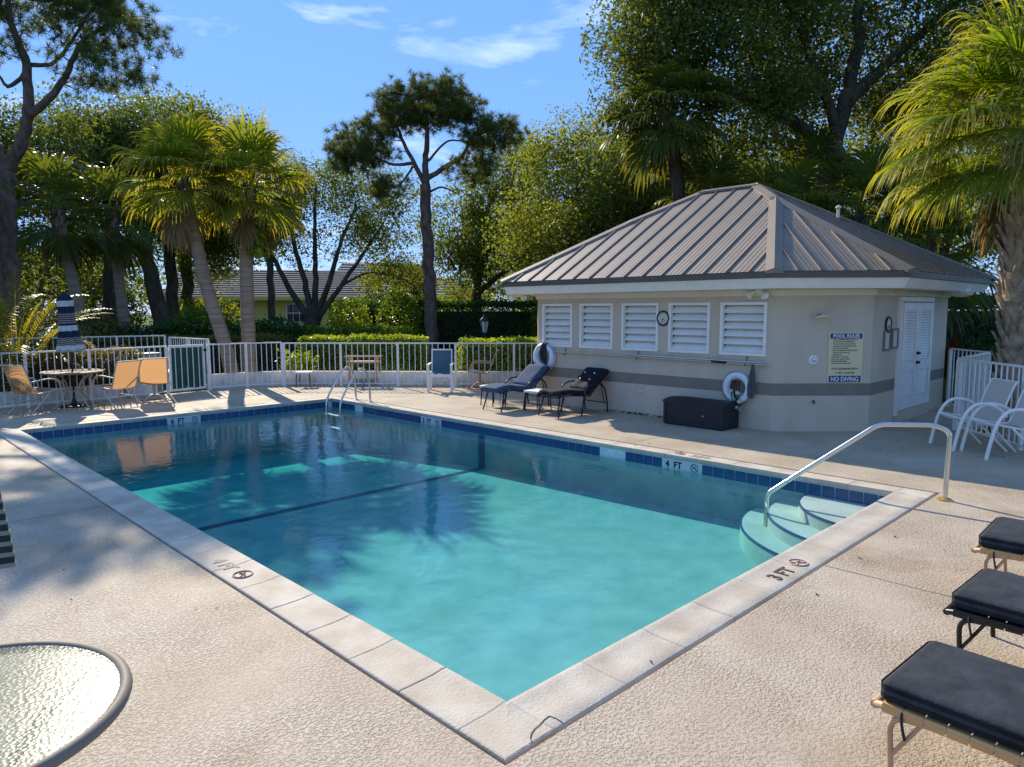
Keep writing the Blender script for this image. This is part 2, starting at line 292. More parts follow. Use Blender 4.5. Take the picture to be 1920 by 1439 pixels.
# ------------------------------------------------------------------ mesh helpers
class G:
    def __init__(s): s.v = []; s.f = []; s.sm = []
    def add(s, vs, fs, smooth=False):
        o = len(s.v); s.v += [tuple(map(float, v)) for v in vs]; s.f += [tuple(i+o for i in f) for f in fs]; s.sm += [smooth]*len(fs); return s
    def box(s, c, d, rz=0, rot=None):
        x, y, z = [a/2 for a in d]
        p = [Vector((i*x, j*y, k*z)) for k in (-1, 1) for j in (-1, 1) for i in (-1, 1)]
        m = rot if rot is not None else Matrix.Rotation(rz, 3, 'Z')
        p = [m @ q + Vector(c) for q in p]
        return s.add(p, [(0, 2, 3, 1), (4, 5, 7, 6), (0, 1, 5, 4), (2, 6, 7, 3), (0, 4, 6, 2), (1, 3, 7, 5)])
    def tube(s, pts, r, n=8, closed=False, cap=True):
        P = [Vector(p) for p in pts]; m = len(P)
        rr = list(r) if hasattr(r, '__len__') else [r]*m
        T = []
        for i in range(m):
            a = P[(i-1) % m] if (closed or i > 0) else P[0]; b = P[(i+1) % m] if (closed or i < m-1) else P[-1]
            T.append((b-a).normalized() if (b-a).length > 1e-9 else Vector((0, 0, 1)))
        ref = Vector((0, 0, 1)) if abs(T[0].z) < .9 else Vector((1, 0, 0))
        u = T[0].cross(ref).normalized(); vs = []
        for i in range(m):
            u = (u - T[i]*u.dot(T[i])); u = u.normalized() if u.length > 1e-6 else T[i].orthogonal().normalized()
            w = T[i].cross(u)
            for k in range(n):
                a = 2*math.pi*k/n; vs.append(P[i] + (u*math.cos(a)+w*math.sin(a))*rr[i])
        fs = []
        for i in range(m if closed else m-1):
            j = (i+1) % m
            for k in range(n):
                fs.append((i*n+k, i*n+(k+1) % n, j*n+(k+1) % n, j*n+k))
        s.add(vs, fs, True)
        if cap and not closed:
            o = len(s.v)-len(vs)
            s.f += [tuple(o+k for k in range(n))[::-1], tuple(o+(m-1)*n+k for k in range(n))]; s.sm += [False, False]
        return s
    def lathe(s, prof, c=(0, 0, 0), n=24, axis=None, smooth=True):
        q = Matrix.Identity(3) if axis is None else Vector((0, 0, 1)).rotation_difference(Vector(axis)).to_matrix()
        vs = []; m = len(prof)
        for r, z in prof:
            for k in range(n):
                a = 2*math.pi*k/n; vs.append(q @ Vector((r*math.cos(a), r*math.sin(a), z)) + Vector(c))
        fs = [(i*n+k, i*n+(k+1) % n, (i+1)*n+(k+1) % n, (i+1)*n+k) for i in range(m-1) for k in range(n)]
        s.add(vs, fs, smooth)
        o = len(s.v)-len(vs)
        if prof[0][0] > 1e-5: s.f.append(tuple(o+k for k in range(n))[::-1]); s.sm.append(False)
        if prof[-1][0] > 1e-5: s.f.append(tuple(o+(m-1)*n+k for k in range(n))); s.sm.append(False)
        return s
    def prism(s, poly, z0, z1):
        n = len(poly)
        vs = [(x, y, z0) for x, y in poly]+[(x, y, z1) for x, y in poly]
        fs = [tuple(range(n))[::-1], tuple(range(n, 2*n))]+[(i, (i+1) % n, n+(i+1) % n, n+i) for i in range(n)]
        return s.add(vs, fs)
    def sheet(s, rows, thick=0, smooth=True):
        """rows: list of equally long lists of points"""
        a = len(rows); b = len(rows[0]); vs = [p for r in rows for p in r]
        fs = [(i*b+j, i*b+j+1, (i+1)*b+j+1, (i+1)*b+j) for i in range(a-1) for j in range(b-1)]
        return s.add(vs, fs, smooth)

def rboxg(c, d, r=.02, seg=3, rot=None, puff=0.):
    bm = bmesh.new(); bmesh.ops.create_cube(bm, size=1)
    for v in bm.verts: v.co = Vector((v.co.x*d[0], v.co.y*d[1], v.co.z*d[2]))
    if puff:
        bmesh.ops.subdivide_edges(bm, edges=bm.edges[:], cuts=5, use_grid_fill=True)
        for v in bm.verts:
            x, y = v.co.x/d[0]*2, v.co.y/d[1]*2
            if abs(v.co.z) > d[2]*.49: v.co.z += math.copysign(puff*(1-x**4)*(1-y**4), v.co.z)
        ed = [e for e in bm.edges if e.is_manifold and e.calc_face_angle(0) > .9]
    else: ed = bm.edges[:]
    bmesh.ops.bevel(bm, geom=ed, offset=r, segments=seg, profile=.5, affect='EDGES')
    m = rot if rot is not None else Matrix.Identity(3)
    bm.verts.index_update()
    vs = [m @ v.co + Vector(c) for v in bm.verts]; fs = [tuple(v.index for v in f.verts) for f in bm.faces]
    bm.free(); return vs, fs

def spline(P, n=6):
    P = [Vector(p) for p in P]; o = []
    for i in range(len(P)-1):
        a = P[max(i-1, 0)]; b = P[i]; c = P[i+1]; d = P[min(i+2, len(P)-1)]
        for k in range(n):
            t = k/n; o.append(.5*((2*b)+(c-a)*t+(2*a-5*b+4*c-d)*t*t+(3*b-a-3*c+d)*t**3))
    o.append(P[-1]); return o

def rounded(P, r=.06, n=5):
    P = [Vector(p) for p in P]; o = [P[0]]
    for i in range(1, len(P)-1):
        a = (P[i-1]-P[i]); b = (P[i+1]-P[i]); rr = min(r, a.length*.48, b.length*.48)
        p0 = P[i]+a.normalized()*rr; p1 = P[i]+b.normalized()*rr
        for k in range(n+1):
            t = k/n; o.append((1-t)**2*p0+2*t*(1-t)*P[i]+t*t*p1)
    o.append(P[-1]); return o

def mk(name, g, m, parent=None, smooth=None):
    me = bpy.data.meshes.new(name); me.from_pydata(g.v, [], g.f)
    me.materials.append(m)
    if any(g.sm): me.polygons.foreach_set('use_smooth', g.sm); me.set_sharp_from_angle(angle=R(50))
    me.update()
    return link(name, me, parent)
def link(name, me, parent=None, loc=None, rz=None, scale=None):
    o = bpy.data.objects.new(name, me); COL.objects.link(o)
    if parent is not None: o.parent = parent
    if loc is not None: o.location = loc
    if rz is not None: o.rotation_euler = (0, 0, rz)
    if scale is not None: o.scale = (scale,)*3
    return o
def npmesh(name, V, F, m, attr=None, smooth=False):
    """V (n,3), F (m,3|4) arrays"""
    me = bpy.data.meshes.new(name); k = F.shape[1]
    me.vertices.add(len(V)); me.vertices.foreach_set('co', np.ascontiguousarray(V, np.float32).ravel())
    me.loops.add(F.size); me.loops.foreach_set('vertex_index', np.ascontiguousarray(F, np.int32).ravel())
    me.polygons.add(len(F)); me.polygons.foreach_set('loop_start', np.arange(len(F), dtype=np.int32)*k)
    if smooth: me.polygons.foreach_set('use_smooth', np.ones(len(F), bool))
    me.update(calc_edges=True); me.materials.append(m)
    if attr is not None:
        nm, a = attr; at = me.attributes.new(nm, 'FLOAT', 'POINT'); at.data.foreach_set('value', np.asarray(a, np.float32))
    return me
def tag(o, label=None, cat=None, group=None, kind=None):
    if label: o['label'] = label
    if cat: o['category'] = cat
    if group: o['group'] = group
    if kind: o['kind'] = kind
    return o
def thing(name, label, cat, loc=(0, 0, 0), rz=0, group=None):
    o = bpy.data.objects.new(name, None); COL.objects.link(o); o.location = loc; o.rotation_euler = (0, 0, rz); o.empty_display_size = .1
    return tag(o, label, cat, group)
def kids(o): return [c for c in ALLKIDS.get(o, [])] if False else list(o.children)
def dup(root, loc, rz, label, group=None):
    r = root.copy(); COL.objects.link(r); r.location = loc; r.rotation_euler = (0, 0, rz); r['label'] = label
    if group: r['group'] = group
    for ch in list(root.children):
        c = ch.copy(); COL.objects.link(c); c.parent = r
        for g in list(ch.children):
            d = g.copy(); COL.objects.link(d); d.parent = c
    return r
def textg(g, body, origin, xd, yd, size, extr=.0012, align='LEFT', bold=0., sx=1.):
    cu = bpy.data.curves.new('lettering', 'FONT'); cu.body = body; cu.size = size; cu.extrude = extr; cu.align_x = align; cu.offset = bold; cu.resolution_u = 3
    ob = bpy.data.objects.new('lettering', cu); COL.objects.link(ob)
    dg = bpy.context.evaluated_depsgraph_get(); me = bpy.data.meshes.new_from_object(ob.evaluated_get(dg))
    xd = Vector(xd).normalized(); yd = Vector(yd).normalized(); zd = xd.cross(yd); o = Vector(origin)
    g.add([o+xd*v.co.x*sx+yd*v.co.y+zd*v.co.z for v in me.vertices], [tuple(p.vertices) for p in me.polygons])
    bpy.data.objects.remove(ob); bpy.data.curves.remove(cu); bpy.data.meshes.remove(me)
    return g
def nodive(g, c, xd, yd, r):
    """a no-diving roundel: ring, slash and a small diver"""
    xd = Vector(xd).normalized(); yd = Vector(yd).normalized(); zd = xd.cross(yd); c = Vector(c)+zd*.001
    g.tube([c+(xd*math.cos(a)+yd*math.sin(a))*r for a in np.linspace(0, 2*math.pi, 25)[:-1]], r*.09, 4, closed=True)
    g.tube([c+(xd*-.66+yd*.66)*r, c+(xd*.66-yd*.66)*r], r*.08, 4)
    g.tube([c+(xd*-.5-yd*.15)*r, c+(xd*.05+yd*.25)*r, c+(xd*.45+yd*.0)*r], r*.10, 4)
    return g

# ================================================================== SETTING
PW, PL = 5.648, 11.232          # pool inner size; origin at the near corner
CW = .312                        # coping width
ZW = -.155                       # water level
# ground with a hole for the pool and deck
def ring_sheet(g, x0, x1, y0, y1, X0, X1, Y0, Y1, z):
    v = [(X0, Y0, z), (X1, Y0, z), (X1, Y1, z), (X0, Y1, z), (x0, y0, z), (x1, y0, z), (x1, y1, z), (x0, y1, z)]
    return g.add(v, [(0, 1, 5, 4), (1, 2, 6, 5), (2, 3, 7, 6), (3, 0, 4, 7)])
g = ring_sheet(G(), -.6, PW+.6, -.6, PL+.6, -300, 300, -300, 300, -.07)
tag(mk('lawn', g, MT['lawn']), kind='structure')
# deck: outer outline follows the fence; built as a polygon with the pool cut out
e = CW+.027
deck_out = [(-9, -9), (7.9, -9), (9.0, -1.2), (10.6, .45), (12.75, .45), (13.9, 1.55), (13.9, 2.0), (10.9, 9.25), (6.2, 14.55), (4.35, 14.9), (3.45, 14.75), (1.8, 14.48), (.2, 14.42), (-9, 14.2)]
bm = bmesh.new()
vo = [bm.verts.new((x, y, 0)) for x, y in deck_out]; vi = [bm.verts.new((x, y, 0)) for x, y in ((-e, -e), (PW+e, -e), (PW+e, PL+e), (-e, PL+e))]
es = [bm.edges.new((vo[i], vo[(i+1) % len(vo)])) for i in range(len(vo))]+[bm.edges.new((vi[i], vi[(i+1) % 4])) for i in range(4)]
bmesh.ops.triangle_fill(bm, edges=es, use_beauty=True)
bmesh.ops.recalc_face_normals(bm, faces=bm.faces[:])
if sum(f.normal.z for f in bm.faces) < 0: bmesh.ops.reverse_faces(bm, faces=bm.faces[:])
# edge thickness so that the joint beside the coping is a real gap
ex = bmesh.ops.extrude_edge_only(bm, edges=[q for q in bm.edges if q.is_boundary])
for v in [q for q in ex['geom'] if isinstance(q, bmesh.types.BMVert)]: v.co.z = -.06
me = bpy.data.meshes.new('pool_deck'); bm.to_mesh(me); bm.free(); me.materials.append(MT['deck'])
tag(link('pool_deck', me), kind='structure')
# soil under the joint
g = ring_sheet(G(), -.2, PW+.2, -.2, PL+.2, -.7, PW+.7, -.7, PL+.7, -.05); tag(mk('joint_bed', g, MT['gap']), kind='structure')

# coping stones
COP = bpy.data.objects.new('pool_coping', None); COL.objects.link(COP); tag(COP, kind='structure')
prof = [(0, -.05), (0, -.012), (.004, -.004), (.012, 0), (.10, .001), (.17, .002), (.225, .005), (.262, .010), (.288, .014), (.302, .013), (.311, .012), (.3135, 0), (.3125, -.03), (.306, -.043), (.29, -.048)]
def coping_run(p0, d, nrm, length, n, jit):
    """stones along direction d starting at p0 on the outer edge; nrm points to the pool"""
    d = Vector(d); nrm = Vector(nrm); L = length/n
    for i in range(n):
        a = i*L+.0015; b = (i+1)*L-.0015; dz = (RNG.random()-.5)*.002; dn = (RNG.random()-.5)*.003
        rows = []
        st = [(a, -.003), (a+.004, 0), (a+.012, 0), (b-.012, 0), (b-.004, 0), (b, -.003)]
        for t, q in st:
            rows.append([Vector(p0)+d*t+nrm*(u+dn)+Vector((0, 0, z+dz+(q if z > -.01 else 0))) for u, z in prof])
        g = G().sheet(rows)
        for r_, rev in ((rows[0], False), (rows[-1], True)):
            g.add(r_, [tuple(range(len(r_)))[::-1] if rev else tuple(range(len(r_)))])
        mk('coping_stone', g, MT['coping'], COP)
coping_run((-CW, 0, 0), (0, 1, 0), (1, 0, 0), PL, 24, 0)
coping_run((PW+CW, PL, 0), (0, -1, 0), (-1, 0, 0), PL, 24, 0)
coping_run((PW, -CW, 0), (-1, 0, 0), (0, 1, 0), PW, 10, 0)
coping_run((0, PL+CW, 0), (1, 0, 0), (0, -1, 0), PW, 12, 0)
for cx, cy, sx, sy in ((0, 0, -1, -1), (PW, 0, 1, -1), (0, PL, -1, 1), (PW, PL, 1, 1)):   # corner stones, profile mitred round the corner
    A = Vector((cx, cy, 0))
    r1 = [A+Vector((sx*(CW-u), sy*.003 if False else 0, z)) for u, z in prof]
    r2 = [A+Vector((sx*(CW-u), sy*(CW-u), z)) for u, z in prof]
    r3 = [A+Vector((0, sy*(CW-u), z)) for u, z in prof]
    mk('coping_stone', G().sheet([r1, r2, r3], smooth=False), MT['coping'], COP)

# pool basin
BAS = bpy.data.objects.new('pool_basin', None); COL.objects.link(BAS); tag(BAS, kind='structure')
def fz(y):      # floor height along the pool
    if y < 6.4: return -.66-.10*y/6.4
    return -.76-.20*min(1, (y-6.4)/3.6)
ys = [0, 2, 4, 6.4, 7.3, 8.2, 9.1, 10.0, PL]
rows = [[(x, y, fz(y)) for x in (-.01, PW*.5, PW+.01)] for y in ys]
mk('pool_floor', G().sheet(rows, smooth=False), MT['plaster'], BAS)
zt = -.182
g = G()
g.sheet([[(-.0, y, zt) for y in ys], [(-.0, y, fz(y)) for y in ys]], smooth=False)
g.sheet([[(PW, y, zt) for y in ys], [(PW, y, fz(y)) for y in ys]], smooth=False)
g.add([(0, PL, zt), (PW, PL, zt), (PW, PL, fz(PL)), (0, PL, fz(PL))], [(0, 1, 2, 3)])
g.add([(0, 0, zt), (PW, 0, zt), (PW, 0, fz(0)), (0, 0, fz(0))], [(0, 1, 2, 3)])
mk('pool_wall', g, MT['plaster'], BAS)
# grout band behind the tiles, then every waterline tile on its own
g = G(); b = .004
g.box((-b-.02, PL/2, -.115), (.04, PL+.1, .14)); g.box((PW+b+.02, PL/2, -.115), (.04, PL+.1, .14))
g.box((PW/2, -b-.02, -.115), (PW-.0, .04, .14)); g.box((PW/2, PL+b+.02, -.115), (PW-.0, .04, .14))
mk('tile_bed', g, MT['grout'], BAS)
tl = rboxg((0, 0, 0), (.142, .009, .126), .002, 1); tg = G().add(*tl); tme = None
marks = []
def tile_row(p0, d, nrm_ang, n, skip):
    global tme
    for i in range(n):
        if any(a <= i < b_ for a, b_ in skip): continue
        p = Vector(p0)+Vector(d)*(.076+i*.1498)
        if tme is None:
            o = mk('tile', tg, MT['tile'], BAS); tme = o.data
        else: o = link('tile', tme, BAS)
        o.location = p+Vector((0, 0, -.115+(RNG.random()-.5)*.002)); o.rotation_euler = (0, 0, nrm_ang)
tile_row((PW+.001, 0, 0), (0, 1, 0), R(90), 75, ((15, 19), (23, 26), (50, 54), (67, 69)))
tile_row((0, PL+.001, 0), (1, 0, 0), 0, 37, ((15, 19),))
tile_row((-.001, 0, 0), (0, 1, 0), R(90), 75, ())
tile_row((0, -.001, 0), (1, 0, 0), 0, 37, ())
def wall_marker(p, d, txt, nd=True):
    d = Vector(d); nrm = d.cross(Vector((0, 0, 1))); c = Vector(p)
    a = rboxg(c+d*.30, (.594 if abs(d.x) > .5 else .012, .012 if abs(d.x) > .5 else .594, .128), .002, 1)
    o = mk('marker_tile', G().add(*a), MT['tilew'], BAS)
    t = textg(G(), txt, c+d*.06+nrm*.0075+Vector((0, 0, -.036)), d, (0, 0, 1), .115, .001, bold=.004)
    nodive(t, c+d*.49+nrm*.0075, d, (0, 0, 1), .05)
    mk('lettering', t, MT['ink'], o)
wall_marker((PW+.001, .0015+19*.1498, -.115), (0, -1, 0), '4  FT')
wall_marker((PW+.001, .0015+54*.1498, -.115), (0, -1, 0), '5  FT')
wall_marker((.0015+15*.1498, PL+.001, -.115), (1, 0, 0), '6  FT')
for i0, n in ((23, 3), (67, 2)):                 # skimmer mouths: flat plates, the shade inside painted as black
    y0 = i0*.1498; w = n*.1498
    g = G(); g.box((PW+.012, y0+w/2, -.115), (.006, w-.004, .128)); o = mk('skimmer_mouth', g, MT['dark'], BAS)
# target line across the floor at the break, and up the wall
g = G()
g.add([(0, 6.30, -.7535), (PW, 6.34, -.7535), (PW, 6.50, -.7535-.012), (0, 6.46, -.7535-.006)], [(0, 1, 2, 3)])
g.add([(PW-.004, 6.34, -.75), (PW-.004, 6.50, -.75), (PW-.004, 6.50, -.185), (PW-.004, 6.34, -.185)], [(0, 1, 2, 3)])
mk('floor_line', g, MT['trim'], BAS)
# corner steps, quarter rounds about the right near corner
for r_, z, zb in ((.92, -.185, -.34), (1.24, -.315, -.47), (1.52, -.455, -.70)):
    an = np.linspace(R(90), R(180), 29)
    po = [(PW, 0)]+[(PW+r_*math.cos(a), r_*math.sin(a)) for a in an]
    st = mk('step', G().prism(po, zb, z), MT['stepplaster'], BAS)
    g = G().sheet([[(PW+(r_+.004)*math.cos(a), (r_+.004)*math.sin(a), z-.022) for a in an], [(PW+(r_+.004)*math.cos(a), (r_+.004)*math.sin(a), z+.003) for a in an], [(PW+(r_-.014)*math.cos(a), (r_-.014)*math.sin(a), z+.003) for a in an]], smooth=False)
    mk('step_edge', g, MT['trim'], st)
# water body
g = G(); d_ = .03
g.box((PW/2, PL/2, (ZW-1.6)/2), (PW+2*d_, PL+2*d_, ZW+1.6))
tag(mk('water', g, MT['water']), kind='structure')

# painted depth markers on the coping
def cop_marker(p, xd, yd, txt, m1, m2, size=.15, r_=.068, gap=.40):
    o = mk('depth_marker', textg(G(), txt, p, xd, yd, size, .001, bold=.004), MT[m1], COP)
    mk('no_diving_symbol', nodive(G(), Vector(p)+Vector(xd)*gap+Vector(yd)*size*.36, xd, yd, r_), MT[m2], o)
cop_marker((2.47, -.235, .004), (1, 0, 0), (0, 1, 0), '3 FT', 'inkworn', 'redfade', gap=.44)
cop_marker((-.235, 3.02, .004), (0, -1, 0), (1, 0, 0), '4 FT', 'inkfade', 'redfade', gap=.44)
cop_marker((PW+.235, 2.25, .004), (0, 1, 0), (-1, 0, 0), '4 FT', 'inkfade', 'redfade', gap=.44)

# low white wall behind the fence, planting beds
def wall_run(name, pts, h, t, m, label):
    g = G()
    for a, b in zip(pts[:-1], pts[1:]):
        a = Vector((*a, 0)); b = Vector((*b, 0)); d = b-a; c = (a+b)/2
        g.box((c.x, c.y, h/2-.03), (d.length+.0, t, h+.06), math.atan2(d.y, d.x))
    o = mk(name, g, m); tag(o, label, 'wall'); return o
wall_run('low_wall', [(4.5, 15.02), (5.36, 15.02), (6.25, 14.68), (10.9, 9.45)], .36, .14, MT['wallw'], 'low white wall behind the fence on the ladder side of the gate')
wall_run('low_wall', [(-3.0, 14.5), (.2, 14.60), (1.8, 14.65), (3.25, 14.92)], .32, .14, MT['wallw'], 'low white wall behind the tan patio chairs, left of the gate')
g = G()
g.prism([(4.6, 15.1), (6.3, 14.78), (10.95, 9.55), (13.4, 11.2), (8.6, 18.2), (5, 18.6)], -.06, -.02)
g.prism([(-5, 14.6), (1.8, 14.75), (3.3, 15.0), (3.3, 16.0), (-5, 16.2)], -.06, -.021)
tag(mk('planting_bed', g, MT['soil']), kind='structure')
g = G().prism([(12.4, -2.0), (60, 3.4), (60, 2.2), (13.5, -2.8)], -.066, -.055)
g.prism([(17.6, 5.4), (40, 9.5), (40, 7.9), (19.4, 3.8)], -.066, -.058)
tag(mk('path', g, MT['path']), kind='structure')
g = G().prism([(14, 33), (60, 8), (61, 12), (16, 37)], -.066, -.056); tag(mk('road', g, MT['road']), kind='structure')

# ================================================================== POOL HOUSE
X0, X1, Y0, Y1 = 8.33, 13.40, 1.55, 8.05
FP = [(X0, 2.62), (9.40, Y0), (X1, Y0), (X1, Y1), (8.75, Y1), (X0, 7.64)]       # footprint, counter-clockwise from the front right corner
EV = [(7.72, 2.37), (9.14, .95), (14.0, .95), (14.0, 8.62), (8.25, 8.62), (7.72, 8.09)]   # eave outline
PH = thing('pool_house', 'beige pool house with a grey brown metal hip roof and five louvred windows', 'building', (10.8, 4.8, 0))
def ph(name, g, m, parent=None):
    o = mk(name, g, m, None)
    o.parent = parent or PH
    if not parent: o.matrix_parent_inverse = Matrix.Translation((-10.8, -4.8, 0))
    return o
ZS = 2.215                       # soffit
wins = [(6.715, 7.505), (5.728, 6.523), (4.733, 5.523), (3.730, 4.523), (2.746, 3.540)]
g = G()
yb = sorted({2.62, 7.64, *[a+.0 for w_ in wins for a in w_]}); zb = [0, 1.17, 2.02, ZS]
for i in range(len(yb)-1):
    for j in range(3):
        if j == 1 and any(abs(yb[i]-w_[0]) < 1e-6 for w_ in wins): continue
        g.add([(X0, yb[i], zb[j]), (X0, yb[i], zb[j+1]), (X0, yb[i+1], zb[j+1]), (X0, yb[i+1], zb[j])], [(0, 1, 2, 3)])
for a, b in wins:
    q = [(a, 1.17), (b, 1.17), (b, 2.02), (a, 2.02)]
    for k in range(4):
        (y_, z_), (y2, z2) = q[k], q[(k+1) % 4]
        g.add([(X0, y_, z_), (X0, y2, z2), (X0+.14, y2, z2), (X0+.14, y_, z_)], [(0, 1, 2, 3)])
for k in range(5):
    (xa, ya), (xb_, yb_) = FP[k], FP[k+1]
    g.add([(xa, ya, 0), (xb_, yb_, 0), (xb_, yb_, ZS), (xa, ya, ZS)], [(0, 1, 2, 3)])
ph('wall', g, MT['paint'])
ph('interior_shade_panel', G().box((X0+.17, 5.1, 1.6), (.04, 5.0, .95)), MT['dark'])  # black panel, painted shade of the room behind the slats
def offset_fp(o_):
    P = [Vector((x, y)) for x, y in FP]; n = len(P); out = []
    for i in range(n):
        a, b, c = P[i-1], P[i], P[(i+1) % n]
        d1 = (b-a).normalized(); d2 = (c-b).normalized(); n1 = Vector((d1.y, -d1.x)); n2 = Vector((d2.y, -d2.x))
        k = o_/(1+n1.dot(n2)); out.append(b+(n1+n2)*k)
    return [(p.x, p.y) for p in out]
def band(z0, z1, o0, o1):
    A = offset_fp(o0); B = offset_fp(o1); g = G(); n = len(A)
    for i in range(n):
        j = (i+1) % n
        v = [(*A[i], z0), (*A[j], z0), (*B[j], z0), (*B[i], z0), (*A[i], z1), (*A[j], z1), (*B[j], z1), (*B[i], z1)]
        g.add(v, [(0, 1, 2, 3), (7, 6, 5, 4), (0, 4, 5, 1), (2, 6, 7, 3)])
    return g
# paint stripe (skips the door), frieze board, base joint
g = G(); A = offset_fp(.004)
def stripe_quad(a, b): g.add([(*a, .565), (*b, .565), (*b, .755), (*a, .755)], [(0, 1, 2, 3)])
stripe_quad((12.30, A[1][1]), A[2]); ph('paint_stripe', g, MT['stripe']); g = G()
stripe_quad(A[5], A[0]); stripe_quad(A[0], A[1]); stripe_quad(A[1], (10.52, A[1][1])); stripe_quad(A[4], A[5]); stripe_quad(A[3], A[4])
ph('paint_stripe', g, MT['stripe'])
ph('frieze_board', band(2.115, ZS-.002, -.003, .035), MT['paintlt'])
# soffit, fascia, gutter edge
def ring(poly_in, poly_out, z): 
    n = len(poly_in); g = G()
    for i in range(n):
        j = (i+1) % n; g.add([(*poly_in[i], z), (*poly_out[i], z), (*poly_out[j], z), (*poly_in[j], z)], [(0, 1, 2, 3)])
    return g
def inset(poly, d):
    P = [Vector(p) for p in poly]; n = len(P); out = []
    for i in range(n):
        a, b, c = P[i-1], P[i], P[(i+1) % n]; d1 = (b-a).normalized(); d2 = (c-b).normalized(); n1 = Vector((d1.y, -d1.x)); n2 = Vector((d2.y, -d2.x))
        out.append(b-(n1+n2)*(d/(1+n1.dot(n2))))
    return [(p.x, p.y) for p in out]
EVs = inset(EV, .13); EVf = inset(EV, .045)
ph('soffit', ring(offset_fp(0), EVs, ZS), MT['soffit'])
def slope_band(pa, za, pb, zb_):
    g = G(); n = len(pa)
    for i in range(n):
        j = (i+1) % n; g.add([(*pa[i], za), (*pa[j], za), (*pb[j], zb_), (*pb[i], zb_)], [(0, 1, 2, 3)])
    return g
ph('fascia_board', slope_band(EVs, ZS, EVf, 2.365), MT['white'])
g = slope_band(EVf, 2.362, EV, 2.368); gg = slope_band(EV, 2.368, EV, 2.455); g.add(gg.v, gg.f)
ph('gutter_edge', g, MT['gutter'])
# roof planes
RA, RB = Vector((10.86, 4.26, 4.26)), Vector((10.86, 5.42, 4.26))       # ridge ends
CA = Vector((10.14, 3.53, 3.86)); CB = Vector((9.82, 6.46, 3.67))        # where the corner facets start
E3 = [Vector((x, y, 2.462)) for x, y in EV]
planes = [([E3[5], E3[0], CA, RA, RB, CB], .386), ([E3[0], E3[1], CA], .345), ([E3[1], E3[2], RA, CA], .40), ([E3[2], E3[3], RB, RA], .40), ([E3[3], E3[4], CB, RB], .40), ([E3[4], E3[5], CB], .36)]
RF = ph('roof', slope_band(inset(EV, .02), 2.44, inset(EV, .06), 2.45), MT['roof'])
for poly, sp in planes:
    a, b = poly[0], poly[1]; u = (b-a).normalized(); nrm = u.cross(poly[2]-a).normalized()
    if nrm.z < 0: nrm = -nrm
    v = nrm.cross(u); 
    if v.z < 0: v = -v
    pts2 = [((p-a).dot(u), (p-a).dot(v)) for p in poly]
    def vr(x):
        lo, hi = 1e9, -1e9
        for i in range(len(pts2)):
            (xa, ya), (xb_, yb_) = pts2[i], pts2[(i+1) % len(pts2)]
            if abs(xa-xb_) < 1e-9: 
                continue
            if min(xa, xb_)-1e-6 <= x <= max(xa, xb_)+1e-6:
                t = (x-xa)/(xb_-xa); y = ya+t*(yb_-ya); lo = min(lo, y); hi = max(hi, y)
        return (lo, hi) if hi > -1e8 else (0, 0)
    umin = min(p[0] for p in pts2); umax = max(p[0] for p in pts2); n = max(1, round((umax-umin)/sp)); sp2 = (umax-umin)/n
    for k in range(n):
        us = []; hs = []
        for q in range(5):                                   # four shallow stiffening flutes per pan
            base = umin+k*sp2+sp2*q/5
            for fr, h in ((.0, 0), (.3, 0), (.5, .0032), (.7, .0032), (.9, 0)): us.append(base+fr*sp2/5); hs.append(h if q in (0, 1, 2, 3, 4) else 0)
        us.append(umin+(k+1)*sp2); hs.append(0)
        g = G(); lo = []; hi = []
        for x, h in zip(us, hs):
            x = min(max(x, umin+1e-4), umax-1e-4); l_, h_ = vr(x)
            lo.append(a+u*x+v*l_+nrm*h); hi.append(a+u*x+v*h_+nrm*h)
        g.sheet([lo, hi], smooth=False)
        if k > 0:
            x = umin+k*sp2; l_, h_ = vr(x)
            if h_-l_ > .12:
                p0 = a+u*x+v*(l_-.004)+nrm*.013; p1 = a+u*x+v*(h_-.06)+nrm*.013; c = (p0+p1)/2
                g.box(c, ((p1-p0).length, .018, .026), rot=Matrix((v, nrm.cross(v), nrm)).transposed())
        mk('roof_panel', g, MT['roof'], RF)
def cap(name, p, q, w=.12):
    d = (q-p).normalized(); side = d.cross(Vector((0, 0, 1))).normalized(); up = side.cross(d)
    g = G(); rows = []
    for t in (p-d*.02, q+d*.02):
        rows.append([t+side*w-up*.050+Vector((0, 0, .018)), t+side*w-up*.034+Vector((0, 0, .042)), t+up*.022+Vector((0, 0, .03)), t-side*w-up*.034+Vector((0, 0, .042)), t-side*w-up*.050+Vector((0, 0, .018))])
    g.sheet(rows, smooth=False)
    for r_ in rows: g.add(r_, [tuple(range(5))])
    mk(name, g, MT['roof'], RF)
cap('ridge_cap', RA, RB)
for p, q in ((RA, CA), (RB, CB), (CA, E3[0]), (CA, E3[1]), (CB, E3[4]), (CB, E3[5]), (RA, E3[2]), (RB, E3[3])): cap('hip_cap', p, q)
g = G().tube([(11.6, 3.0, 3.6), (11.6, 3.0, 3.78)], .03, 8); g.lathe([(.05, 0), (.05, .03), (.0, .06)], (11.6, 3.0, 3.78), 10)
ph('vent_pipe', g, MT['white'], None)
